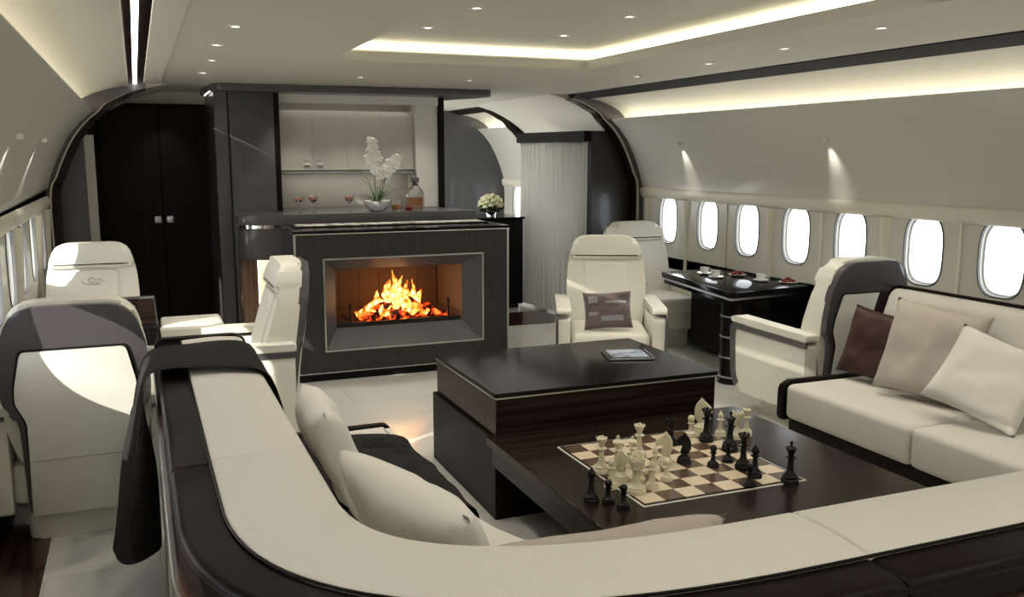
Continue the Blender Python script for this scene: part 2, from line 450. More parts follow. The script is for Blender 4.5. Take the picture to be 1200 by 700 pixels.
# piers closing the cabin at the arch
def pier(sgn, y0, y1, hin, ztop, mat, nm):
    pts = [(side(sgn, hin), 0), (side(sgn, HW), 0), (side(sgn, HW), .7)] + [(side(sgn, h), z) for h, z in UPPER if z < ztop]
    pts += [(side(sgn, 2.48 if ztop > 2.04 else 2.51), ztop), (side(sgn, hin), ztop)]
    bm = NB(); ext(bm, pts, 'y', y0, y1); return struct(nm, bm, mat)
pier(1, 8.56, 8.66, 2.29, 2.0, pm('pier_black', (.022, .021, .024), .3, coat=.2), 'wall_pier_right')
pier(-1, 8.62, 8.72, 2.50, 2.02, M_grey, 'wall_pier_left')
bm = NB(); box(bm, -.415, -.335, 9.10, 9.16, 0, 1.93); struct(T(), bm, M_white)
# aft upper wall skin closing above the curtain
bm = NB()
pr_ = [(h - .004, z) for h, z in UPPER[:-1]] + [(2.40, 2.095), (2.30, 2.165), (2.18, 2.230), (2.06, 2.285), (1.94, 2.325), (1.80, 2.361)]
for (h0, a), (h1, b) in zip(pr_, pr_[1:]):
    for sg, ye in ((1, 10.82), (-1, 9.68)):
        quad(bm, (side(sg, h0), 8.56, a), (side(sg, h1), 8.56, b), (side(sg, h1), ye, b), (side(sg, h0), ye, a))
bmesh.ops.remove_doubles(bm, verts=bm.verts[:], dist=.0004)
struct('ceiling_aft_curve', bm, M_ceil, ang=60)
for sg in (1, -1):
    bm = NB(); ext(bm, [(side(sg, h), z) for h, z in [(2.42, 2.06), (2.30, 2.165), (2.18, 2.230), (2.06, 2.285), (1.94, 2.325), (1.80, 2.358), (1.80, 2.44), (2.6, 2.44), (2.6, 2.06)]], 'y', 8.545, 8.575); struct(T(), bm, M_ceil)
# aft cove beyond the second arch
bm = NB()
for (h0, a), (h1, b) in zip(COVEP, COVEP[1:]):
    quad(bm, (side(1, h0), 11.0, a), (side(1, h1), 11.0, b), (side(1, h1), YE, b), (side(1, h0), YE, a))
bmesh.ops.remove_doubles(bm, verts=bm.verts[:], dist=.0004)
struct('ceiling_cove_aft', bm, M_ceil, ang=50)
bm = NB(); box(bm, side(1, 2.50), side(1, 2.525), 11.0, YE - .01, 2.073, 2.083); struct(T(), bm, M_cove)
longrun(T(), [(2.13, 2.30), (1.98, 2.35), (1.98, 2.42), (2.16, 2.42)], 11.0, YE, M_woodv, 1)
# forward bulkhead of the aft room
bm = NB(); box(bm, 2.6, 5.0, 12.3, 12.4, 0, 2.4); struct('wall_far', bm, M_grey)

# ------------------------------------------------------------------ dark doors at the left end
bm = NB()
ext(bm, [(-.95, 0), (.78, 0), (.78, 2.24), (-.10, 2.24), (-.24, 2.19), (-.34, 2.08), (-.95, 1.5)], 'y', 9.56, 9.62)
struct('wall_doors', bm, M_woodv)
bm = NB(); ext(bm, [(-.95, 0), (.78, 0), (.78, 2.40), (-.95, 2.40)], 'y', 9.63, 9.68); struct('wall_far_left', bm, M_ceil)
dn = 0
for x0, x1, hx in ((-.30, .222, .175), (.228, .74, .285)):
    dn += 1
    bm = NB(); box(bm, x0, x1, 9.53, 9.56, .03, 2.20, .003, 1)
    d = struct('door_%d' % dn, bm, M_woodv)
    bm = NB(); box(bm, hx - .032, hx + .032, 9.50, 9.53, 1.10, 1.165, .006, 2)
    box(bm, hx - .018, hx + .018, 9.492, 9.502, 1.114, 1.150, .004, 2)
    obj('door_handle', bm, M_steel, d)

# ------------------------------------------------------------------ wall of the bar: column, niche, soffit
bm = NB(); box(bm, .785, 1.165, 8.45, 8.95, 0, 2.34, .012, 2); struct('wall_column', bm, M_grey)
bm = NB(); box(bm, .66, .775, 8.50, 9.54, 0, 2.34, .006, 1); struct(T(), bm, M_shell)
bm = NB(); box(bm, 1.165, 1.215, 8.47, 8.98, 0, 2.34); struct(T(), bm, M_woodv)
bm = NB(); box(bm, 1.215, 2.74, 8.95, 9.0, 0, 2.34); struct('wall_niche', bm, pm('niche_beige', (.58, .57, .515), .45))
bm = NB(); box(bm, 1.217, 2.738, 8.452, 8.949, 0, 1.25, .004, 1); struct(T(), bm, M_shell)
bm = NB(); box(bm, 1.215, 2.74, 8.60, 8.95, 2.225, 2.34); struct(T(), bm, M_white)
bm = NB(); box(bm, 2.74, 2.80, 8.60, 9.3, 0, 2.34); struct('wall_niche_side', bm, M_woodv)
bm = NB(); box(bm, 2.52, 2.74, 8.62, 8.95, 1.25, 2.225, .004, 1); struct(T(), bm, M_white)
bm = NB()
ext(bm, rpoly([(.64, 8.42), (.60, 9.2), (2.9, 9.2), (3.18, 8.42), (3.16, 8.22), (.70, 8.30)], [.05, 0, 0, .06, .08, .05]), 'z', 2.30, 2.362, .006, 2)
struct(T(), bm, M_shell)
bm = NB(); box(bm, .628, .636, 8.45, 9.1, 2.294, 2.30); struct(T(), bm, emi('soffit_led', (1, .95, .9), 3))


# upper cupboard of the bar
cup = thing('bar_cupboard', 'white lacquer wall cupboard above the bar with four small square handles', 'cupboard', (1.865, 8.8, 1.61))
bm = NB(); box(bm, -.65, .65, -.10, .15, 0, .55); obj('body', bm, MATS['niche_beige'], cup)
for i in range(4):
    x0 = -.65 + i * .325
    bm = NB(); box(bm, x0 + .001, x0 + .324, -.108, -.10, .001, .549, .001, 1); d = obj('door', bm, MATS['niche_beige'], cup)
    hx = x0 + (.265 if i % 2 == 0 else .06)
    bm = NB(); box(bm, hx - .03, hx + .03, -.13, -.107, .03, .095, .006, 2); box(bm, hx - .015, hx + .015, -.135, -.129, .045, .08, .003, 1)
    obj('handle', bm, M_chrome, d)
bm = NB(); box(bm, 1.217, 2.515, 8.64, 8.93, 1.575, 1.60, .004, 1)
tag(obj('glass_shelf', bm, pm('green_glass', (.55, .62, .58), .05, trans=.6)), 'thin glass shelf with a grey edge under the white bar cupboard', 'shelf')
lamp('niche_light', 'AREA', (1.86, 8.66, 2.218), .4 * K, WARM, look=(0, .3, -1), shape='RECTANGLE', size=1.2, size_y=.05)
lamp('undershelf_light', 'AREA', (1.86, 8.80, 1.565), .7 * K, WARM, look=(0, .2, -1), shape='RECTANGLE', size=1.1, size_y=.05)

# ------------------------------------------------------------------ bar counter
bar = thing('bar_counter', 'dark bar counter with rounded left end and chrome line, behind the fireplace', 'bar counter', (1.9, 8.3, 0))
bm = NB()
ext(bm, rpoly([(-1.14, -.40), (.98, -.40), (.93, .14), (-1.14, .14)], [.24, .01, 0, .2], 10), 'z', 1.165, 1.25, .008, 2)
obj('countertop', bm, M_shell, bar)
bm = NB()
ext(bm, rpoly([(-1.11, -.37), (.95, -.37), (.90, .12), (-1.11, .12)], [.23, .01, 0, .2], 10), 'z', 1.135, 1.165)
obj('chrome_line', bm, M_chrome, bar)
bm = NB()
ext(bm, rpoly([(-1.12, -.38), (.95, -.38), (.90, .12), (-1.12, .12)], [.24, .01, 0, .2], 10), 'z', .87, 1.135, .006, 2)
obj('apron', bm, M_shell, bar)
bm = NB(); box(bm, -1.10, -.97, -.20, .10, 0, .87, .004, 1); obj('side_panel', bm, M_tan, bar)
bm = NB(); box(bm, -.97, .80, -.05, .13, 0, .87); obj('carcass', bm, pm('backlit_cream', (.75, .70, .55), .5), bar)
bm = NB(); box(bm, -.965, -.955, -.16, -.06, .02, .86); obj('light_strip', bm, emi('bar_led', (1, .9, .65), 4), bar)
lamp('bar_recess_light', 'AREA', (1.15, 8.15, .86), 1.2 * K, (1, .88, .62), look=(-.1, .4, -1), shape='RECTANGLE', size=.4, size_y=.08)

# ------------------------------------------------------------------ fireplace
fp = thing('fireplace', 'dark wood fireplace with burning logs in a silver-edged opening', 'fireplace', (1.95, 7.3, 0))
W2 = .875; D0, D1 = -.30, .32
bm = NB()
# body with the firebox hole
ox0, ox1, oz0, oz1 = -W2, W2, .06, 1.15
ix0, ix1, iz0, iz1 = -.655, .645, .24, .953
def rq(bm, A, ya, B, yb):
    a = [bm.verts.new((A[i], ya, A[j])) for i, j in ((0, 2), (1, 2), (1, 3), (0, 3))]; b = [bm.verts.new((B[i], yb, B[j])) for i, j in ((0, 2), (1, 2), (1, 3), (0, 3))]
    for k in range(4): bm.faces.new((a[k], a[(k + 1) % 4], b[(k + 1) % 4], b[k]))
OUT = (ox0, ox1, oz0, oz1); INN = (ix0, ix1, iz0, iz1)
rq(bm, OUT, D0, INN, D0); rq(bm, OUT, D0, OUT, D1)
quad(bm, (ox0, D1, oz0), (ox1, D1, oz0), (ox1, D1, oz1), (ox0, D1, oz1))
bmesh.ops.remove_doubles(bm, verts=bm.verts[:], dist=.0004)
obj('surround', bm, M_face, fp)
BOX = (-.55, .50, .395, .862)
bm = NB(); rq(bm, (ix0, ix1, iz0, iz1), D0 - .004, BOX, D0 + .10); obj('bevelled_frame', bm, M_grey, fp, ang=10)
bm = NB()
for (x0, x1, z0, z1) in ((ix0 - .008, ix1 + .008, iz1 - .002, iz1 + .010), (ix0 - .008, ix1 + .008, iz0 - .010, iz0 + .002), (ix0 - .008, ix0 + .004, iz0, iz1), (ix1 - .004, ix1 + .008, iz0, iz1)):
    box(bm, x0, x1, D0 - .012, D0 + .002, z0, z1)
obj('chrome_frame', bm, M_steel, fp)
bm = NB()
rq(bm, BOX, D0 + .10, (BOX[0] + .07, BOX[1] - .08, BOX[2], BOX[3]), D1 - .04)
quad(bm, (BOX[0] + .07, D1 - .04, BOX[2]), (BOX[1] - .08, D1 - .04, BOX[2]), (BOX[1] - .08, D1 - .04, BOX[3]), (BOX[0] + .07, D1 - .04, BOX[3]))
fb = pm('firebrick', (.34, .22, .12), .9)
nt = fb.node_tree; tc = nt.nodes.new('ShaderNodeTexCoord'); mp = nt.nodes.new('ShaderNodeMapping'); mp.inputs['Rotation'].default_value = (R(90), 0, 0)
br = nt.nodes.new('ShaderNodeTexBrick'); br.inputs['Scale'].default_value = 1; br.inputs['Brick Width'].default_value = .17; br.inputs['Row Height'].default_value = .47; br.inputs['Mortar Size'].default_value = .003
br.inputs['Color1'].default_value = (.30, .20, .12, 1); br.inputs['Color2'].default_value = (.22, .145, .09, 1); br.inputs['Mortar'].default_value = (.10, .06, .04, 1)
nt.links.new(tc.outputs['Object'], mp.inputs[0]); nt.links.new(mp.outputs[0], br.inputs[0]); nt.links.new(br.outputs[0], nt.nodes['Principled BSDF'].inputs[0])
obj('firebox', bm, fb, fp)
bm = NB(); box(bm, -W2 - .004, W2 + .004, D0 - .02, D1 + .01, 1.150, 1.158); obj('chrome_edge', bm, M_chrome, fp)
for a_, b_ in ((-W2 - .004, -W2 + .012), (W2 - .012, W2 + .004)):
    bm = NB(); box(bm, a_, b_, D0 - .006, D0 + .006, .06, 1.15); obj('corner_trim', bm, M_steel, fp)
bm = NB(); box(bm, -W2 - .006, W2 + .006, D0 - .016, D1 + .01, 1.158, 1.18, .003, 1); obj('top_slab', bm, M_gloss, fp)
bm = NB(); box(bm, -W2 + .01, W2 - .01, D0 + .005, D1 - .01, 0, .06); obj('plinth', bm, M_gloss, fp)
bm = NB(); box(bm, -W2 - .003, W2 + .003, D0 - .006, D1, .060, .068); obj('plinth_line', bm, M_steel, fp)
# hearth bed, andirons, logs, flames
bm = NB(); box(bm, -.54, .49, D0 + .10, D0 + .125, .395, .43, .004, 1)
for i in range(9): tube(bm, [(-.42 + i * .1, D0 + .16, .42), (-.42 + i * .1, D1 - .1, .42)], .008, 6)
obj('grate', bm, M_blackmetal, fp)
for x in (-.43, .39):
    bm = NB()
    tube(bm, [(x, -.17, .395), (x, -.17, .56)], .009, 8); ball(bm, (x, -.17, .565), .016)
    tube(bm, [(x - .05, -.17, .397), (x, -.17, .43), (x + .05, -.17, .397)], .008, 6)
    obj('andiron', bm, M_blackmetal, fp)
ember = pm('burning_log', (.03, .015, .01), .9); nt = ember.node_tree; b_ = nt.nodes['Principled BSDF']
tc = nt.nodes.new('ShaderNodeTexCoord'); n = nt.nodes.new('ShaderNodeTexNoise'); n.inputs['Scale'].default_value = 16; n.inputs['Detail'].default_value = 6
r = nt.nodes.new('ShaderNodeValToRGB'); r.color_ramp.elements[0].position = .47; r.color_ramp.elements[0].color = (0, 0, 0, 1); r.color_ramp.elements[1].position = .72; r.color_ramp.elements[1].color = (1, .30, .03, 1)
e = r.color_ramp.elements.new(.56); e.color = (.55, .03, .004, 1)
nt.links.new(tc.outputs['Object'], n.inputs[0]); nt.links.new(n.outputs[0], r.inputs[0]); nt.links.new(r.outputs[0], b_.inputs['Emission Color']); b_.inputs['Emission Strength'].default_value = 2.2
def log(p0, p1, r0):
    bm = NB(); P0, P1 = Vector(p0), Vector(p1); pts = [P0.lerp(P1, t / 7) + Vector((0, 0, .008 * math.sin(t * 2.1))) for t in range(8)]
    tube(bm, pts, r0, 14, r0 * .85)
    for v in bm.verts: v.co += (v.co - P0.lerp(P1, .5)).normalized() * 0 + Vector([noise.noise(v.co * 14 + Vector((k * 9, 0, 0))) * .016 for k in range(3)])
    return obj('log', bm, ember, fp)
log((-.34, -.02, .45), (.10, -.10, .455), .042); log((-.10, -.12, .45), (.30, .04, .455), .045)
log((-.25, .06, .46), (.32, .10, .46), .05); log((-.20, -.06, .50), (.12, .06, .60), .035); log((.20, -.10, .47), (.02, .05, .62), .035)
log((.14, -.02, .46), (.42, -.10, .44), .03)
bm = NB()
for i in range(140):
    x = random.uniform(-.33, .28); y = random.uniform(-.15, .12); ball(bm, (x, y, .43 + random.uniform(0, .02)), random.uniform(.008, .02), (1, 1, .7), 6, 4)
o = obj('ember_bed', bm, ember, fp); o['kind'] = 'stuff'
def flame_mat():
    m = bpy.data.materials.new('flame'); m.use_nodes = True; nt = m.node_tree; nt.nodes.clear()
    L = nt.links.new; N = nt.nodes.new
    tc = N('ShaderNodeTexCoord'); sx = N('ShaderNodeSeparateXYZ'); L(tc.outputs['Generated'], sx.inputs[0])
    lw = N('ShaderNodeLayerWeight'); lw.inputs[0].default_value = .35
    n = N('ShaderNodeTexNoise'); n.inputs['Scale'].default_value = 22; n.inputs['Detail'].default_value = 3; L(tc.outputs['Object'], n.inputs[0])
    # heat = (1 - height) * facing, roughened
    f = N('ShaderNodeMath'); f.operation = 'SUBTRACT'; f.inputs[0].default_value = 1; L(lw.outputs['Facing'], f.inputs[1])
    h = N('ShaderNodeMath'); h.operation = 'MULTIPLY_ADD'; h.inputs[1].default_value = -.55; h.inputs[2].default_value = 1.0; L(sx.outputs[2], h.inputs[0])
    mu = N('ShaderNodeMath'); mu.operation = 'MULTIPLY'; L(f.outputs[0], mu.inputs[0]); L(h.outputs[0], mu.inputs[1])
    ad = N('ShaderNodeMath'); ad.operation = 'MULTIPLY_ADD'; L(n.outputs[0], ad.inputs[0]); ad.inputs[1].default_value = 2.2; ad.inputs[2].default_value = -1.25
    hs = N('ShaderNodeMath'); hs.operation = 'ADD'; hs.use_clamp = True; L(mu.outputs[0], hs.inputs[0]); L(ad.outputs[0], hs.inputs[1])
    r = N('ShaderNodeValToRGB'); cr = r.color_ramp
    cr.elements[0].position = .05; cr.elements[0].color = (.35, .02, .0, 1); cr.elements[1].position = .85; cr.elements[1].color = (1, .92, .55, 1)
    e = cr.elements.new(.30); e.color = (.9, .12, .01, 1); e = cr.elements.new(.55); e.color = (1, .50, .08, 1)
    L(hs.outputs[0], r.inputs[0])
    em = N('ShaderNodeEmission'); em.inputs[1].default_value = 2.6; L(r.outputs[0], em.inputs[0])
    tr = N('ShaderNodeBsdfTransparent'); mx = N('ShaderNodeMixShader'); o = N('ShaderNodeOutputMaterial')
    al = N('ShaderNodeMath'); al.operation = 'MULTIPLY'; al.use_clamp = True; al.inputs[1].default_value = 1.7; L(hs.outputs[0], al.inputs[0])
    L(al.outputs[0], mx.inputs[0]); L(tr.outputs[0], mx.inputs[1]); L(em.outputs[0], mx.inputs[2]); L(mx.outputs[0], o.inputs[0])
    return m
M_flame = flame_mat()
FL = [(-.01, .00, .46, .36, .05), (-.09, -.03, .47, .27, .04), (.07, .02, .46, .27, .045), (.13, -.02, .46, .30, .03), (-.16, .02, .46, .19, .04), (-.22, -.04, .45, .14, .05),
      (-.28, -.03, .44, .11, .05), (.05, -.09, .44, .20, .055), (-.13, -.10, .44, .12, .055), (.19, .02, .45, .20, .035), (.10, -.12, .44, .13, .05), (-.04, -.08, .52, .22, .035),
      (.02, -.05, .56, .22, .03), (-.06, .04, .58, .16, .03), (.21, -.08, .43, .10, .04), (-.33, -.02, .43, .07, .035)]
for i, (x, y, z, h, rr) in enumerate(FL):
    bm = NB(); prof = []
    for k in range(13):
        t = k / 12; prof.append((rr * (math.sin(PI * min(1, t * 1.0 + .0)) ** .75 * (1 - t) ** .55 * 1.45 + .0001 if 0 < t < 1 else 0), h * t))
    lathe(bm, prof, 14)
    ph = i * 1.7
    for v in bm.verts:
        t = v.co.z / h; v.co.x += .35 * rr * math.sin(ph + t * 5) * t * 1.6; v.co.y *= .6
        q = noise.noise(Vector((v.co.x * 22, v.co.y * 22, v.co.z * 10 + ph))); v.co.x += q * .03 * (.3 + t); v.co.z += q * .02
    obj('flame', bm, M_flame, fp, loc=(x, y, z))
lamp('fire_glow', 'POINT', (1.95, 7.20, .62), .9, (1, .50, .18), shadow_soft_size=.1)
lamp('fire_glow', 'POINT', (1.85, 7.16, .50), .3, (1, .38, .10), shadow_soft_size=.06)

# row of pale square tiles set in the fireplace top
tr = thing('mosaic_tray', 'long low tray of pale patterned tiles along the fireplace top', 'tray', (1.95, 7.42, 1.18))
bm = NB(); box(bm, -.82, .82, -.11, .11, 0, .008, .003, 1); obj('tray', bm, M_gloss, tr)
tile = pm('marble_tile', (.85, .83, .78), .3, var=(9, (.25, .24, .23)))
for i in range(12):
    x = -.79 + i * .1317
    bm = NB(); box(bm, x + .004, x + .126, -.09, .09, .008, .016, .003, 1); obj('tile', bm, tile, tr)

# ------------------------------------------------------------------ objects on the bar
CZ = 1.25
def wine(loc, label):
    t = thing('cocktail_glass', label, 'glass', loc, 0, 'stemmed glasses on the bar')
    bm = NB(); lathe(bm, [(0, 0), (.032, .001), (.030, .004), (.004, .010), (.0035, .075), (.006, .085), (.036, .110), (.044, .150), (.042, .150), (.034, .112), (0, .092)], 20); obj('bowl', bm, M_glass, t)
    bm = NB(); lathe(bm, [(0, .094), (.032, .113), (.039, .138), (0, .138)], 20); obj('drink', bm, MATS.get('peach_drink') or pm('peach_drink', (.95, .50, .34), .3), t)
    return t
for x, y, lb in ((1.30, 8.10, 'stemmed glass of peach drink, leftmost on the bar counter'), (1.43, 8.13, 'stemmed glass of peach drink, second from the left on the bar'),
                 (1.80, 8.08, 'stemmed glass of peach drink just left of the white orchid bowl')): wine((x - (.06 if x > 1.7 else 0), y, CZ), lb)
t = thing('whisky_tumbler', 'short glass tumbler of amber whisky to the right of the orchid bowl', 'glass', (2.16, 8.04, CZ))
bm = NB(); lathe(bm, [(0, 0), (.040, 0), (.046, .10), (.043, .10), (.038, .012), (0, .012)], 24); obj('tumbler', bm, M_glass, t)
bm = NB(); lathe(bm, [(0, .013), (.037, .013), (.040, .058), (0, .058)], 24); obj('whisky', bm, pm('amber', (.62, .22, .03), .15, trans=.3), t)
t = thing('decanter', 'square glass decanter of amber spirit with grey stopper on the bar', 'decanter', (2.38, 8.20, CZ))
bm = NB(); ext(bm, rpoly([(-.075, 0), (.075, 0), (.075, .17), (.028, .205), (.022, .25), (-.022, .25), (-.028, .205), (-.075, .17)], [.01, .01, .03, .01, 0, 0, .01, .03], 4), 'y', -.045, .045, .012, 3); obj('bottle', bm, M_glass, t)
bm = NB(); box(bm, -.064, .064, -.036, .036, .012, .115, .01, 2); obj('spirit', bm, MATS['amber'], t)
bm = NB(); box(bm, -.035, .035, -.035, .035, .252, .30, .01, 2); tube(bm, [(0, 0, .22), (0, 0, .255)], .015, 10); obj('stopper', bm, pm('smoky_crystal', (.12, .12, .13), .08, coat=.5), t)
bm = NB()
for dx, dy in ((0, 0), (.035, .01), (.015, -.03)): ball(bm, (2.27 + dx, 8.09 + dy, CZ + .018), .018, (1, 1, 1))
tag(obj('berries', bm, pm('red_berry', (.18, .01, .01), .25)), 'small cluster of dark red berries beside the amber decanter', 'fruit')
# orchid
orc = thing('potted_orchid', 'white orchid with two flower sprays in a low white bowl', 'plant', (2.0, 8.12, CZ))
bm = NB(); lathe(bm, [(0, 0), (.045, 0), (.065, .012), (.10, .06), (.11, .085), (.103, .085), (.09, .065), (0, .06)], 32); obj('bowl', bm, pm('white_ceramic', (.82, .82, .80), .12, coat=.6), orc)
bm = NB(); lathe(bm, [(0, .058), (.09, .063), (.06, .08), (0, .09)], 20); obj('moss', bm, pm('moss', (.04, .07, .015), .95, bump=(80, 1)), orc)
leafm = pm('orchid_leaf', (.06, .13, .03), .45)
def leaf(par, base, dirv, L, wd, droop, mat, name='leaf'):
    bm = NB(); d = Vector(dirv).normalized(); sd = d.cross(Vector((0, 0, 1))).normalized(); rows = []
    for k in range(9):
        t = k / 8; c = Vector(base) + d * L * t * (1 - .15 * t) + Vector((0, 0, -droop * t * t * L)); wv = wd * math.sin(PI * min(.98, .08 + .9 * t)) ** .7
        rows.append([bm.verts.new(c - sd * wv + Vector((0, 0, wv * .35))), bm.verts.new(c), bm.verts.new(c + sd * wv + Vector((0, 0, wv * .35)))])
    for a, b in zip(rows, rows[1:]):
        for k in range(2): bm.faces.new((a[k], a[k + 1], b[k + 1], b[k]))
    bmesh.ops.solidify(bm, geom=bm.faces[:], thickness=.0015)
    return obj(name, bm, mat, par, ang=80)
for i in range(16):
    a = i * 2.4; up = random.uniform(.5, 2.2); leaf(orc, (.02 * math.cos(a), .02 * math.sin(a), .07), (math.cos(a), math.sin(a), up), random.uniform(.14, .26), .006, random.uniform(.1, .6), leafm)
petal = pm('white_petal', (.95, .95, .90), .6)
def blossom(bm, c, s, yaw):
    c = Vector(c)
    for k in range(5):
        a = k * 2 * PI / 5 + yaw
        ball(bm, c + Vector((math.cos(a) * s * .62, -s * .1, math.sin(a) * s * .62)), s * .5, (1, .35, 1) if k % 2 else (.85, .4, .85), 7, 5)
    ball(bm, c + Vector((0, -s * .2, 0)), s * .25, u=6, v=4)
def spray(pts, n, spread, z0):
    bm = NB(); tube(bm, pts, .004, 6, .002); obj('stem', bm, MATS['orchid_leaf'], orc)
    bm = NB(); P = [Vector(p) for p in pts]
    for k in range(n):
        t = z0 + (1 - z0) * k / (n - 1); f = t * (len(P) - 1); i = min(int(f), len(P) - 2); c = P[i].lerp(P[i + 1], f - i)
        s = .031 * (1.15 - .5 * (t - z0) / (1 - z0)); sp = spread * (1.1 - .7 * (k / n))
        blossom(bm, c + Vector((random.uniform(-1, 1) * sp, random.uniform(-1, .5) * sp * .8, random.uniform(-.4, .4) * sp)), s, random.random() * 6)
    obj('blossoms', bm, petal, orc)
spray([(-.01, 0, .07), (-.012, 0, .2), (-.015, 0, .35), (-.03, -.01, .48), (-.04, -.02, .58)], 30, .05, .48)
spray([(.02, 0, .07), (.045, 0, .18), (.08, 0, .30), (.12, -.01, .38), (.17, -.02, .44)], 22, .045, .55)
spray([(.01, 0, .07), (.03, 0, .2), (.05, 0, .28), (.08, -.01, .34)], 12, .04, .6)
for dx, dz in ((-.22, .26), (-.19, .20), (.16, .30), (.12, .14), (.31, .12)):
    bm = NB(); tube(bm, [(0, 0, .07), (dx * .3, 0, .07 + dz * .7), (dx * .7, -.01, .07 + dz), (dx, -.01, .07 + dz * .85)], .0025, 5, .001); obj('stem', bm, leafm, orc)

orc.scale = (1.18, 1.18, 1.12)
# flowers and low cabinet beyond the fireplace
cab = thing('low_cabinet', 'black lacquer low cabinet beyond the right end of the fireplace', 'cabinet', (3.45, 9.95, 0))
bm = NB(); box(bm, -.60, .62, -.32, .35, .05, 1.03, .004, 1); obj('body', bm, M_gloss, cab)
bm = NB(); box(bm, -.62, .64, -.34, .37, 1.03, 1.055, .004, 1); obj('top', bm, M_gloss, cab)
bm = NB(); box(bm, -.58, .58, -.28, .33, 0, .05); obj('plinth', bm, M_blackmetal, cab)
for x0, x1 in ((-.59, .005), (.012, .61)):
    bm = NB(); box(bm, x0, x1, -.336, -.32, .06, 1.02, .003, 1); d = obj('door', bm, M_gloss, cab)
rs = thing('rose_bouquet', 'round bouquet of cream roses on the black cabinet beyond the fireplace', 'flowers', (3.75, 9.82, 1.055))
bm = NB(); lathe(bm, [(0, 0), (.05, 0), (.06, .05), (.05, .08), (.045, .08), (.05, .05), (0, .01)], 20); obj('vase', bm, M_glass, rs)
rose = pm('cream_rose', (.78, .76, .52), .7)
lf = pm('rose_leaf', (.03, .07, .015), .6)
bm = NB()
for i in range(60):
    a = random.uniform(0, 2 * PI); q = random.uniform(.03, .13); leaf_c = (q * math.cos(a), q * math.sin(a), .07 + random.uniform(-.02, .05)); ball(bm, leaf_c, .030, (1, 1, .3), 6, 4)
o = obj('foliage', bm, lf, rs); o['kind'] = 'stuff'
for i in range(34):
    ph = math.acos(1 - (i + .5) / 34 * 1.15); a = i * 2.39996; rr = .125
    c = Vector((rr * math.sin(ph) * math.cos(a), rr * math.sin(ph) * math.sin(a), .13 + rr * math.cos(ph) * .95))
    bm = NB(); ball(bm, (0, 0, 0), .021, (1, 1, .9), 10, 6)
    for k in range(5):
        b2 = k * 1.2566; ball(bm, (.016 * math.cos(b2), .016 * math.sin(b2), -.004), .017, (1, 1, .9), 7, 5)
    obj('rose', bm, rose, rs, loc=c)

# ------------------------------------------------------------------ pleated curtain with header
cu = thing('pleated_curtain', 'tall light grey pleated curtain hanging beside the aisle', 'curtain', (4.2, 9.2, 0))
bm = NB(); rows = []
N = 360
for z in (.03, 1.0, 1.90):
    r0 = []
    for i in range(N + 1):
        t = i / N; y = -.62 + 1.30 * t; x = .018 * math.sin(t * 2 * PI * 24) * (1 if z < 1.5 else .6)
        r0.append(bm.verts.new((x + .14 - .19 * t, y, z)))
    rows.append(r0)
for a, b in zip(rows, rows[1:]):
    for i in range(N): bm.faces.new((a[i], a[i + 1], b[i + 1], b[i]))
bmesh.ops.solidify(bm, geom=bm.faces[:], thickness=.004)
obj('cloth', bm, M_curtain, cu, ang=60)
bm = NB(); ext(bm, [(.10, -.64), (.18, -.64), (.02, .70), (-.10, .70)], 'z', 1.89, 2.0, .004, 1); obj('header', bm, pm('matte_black', (.008, .007, .007), .7, spec=.1), cu)

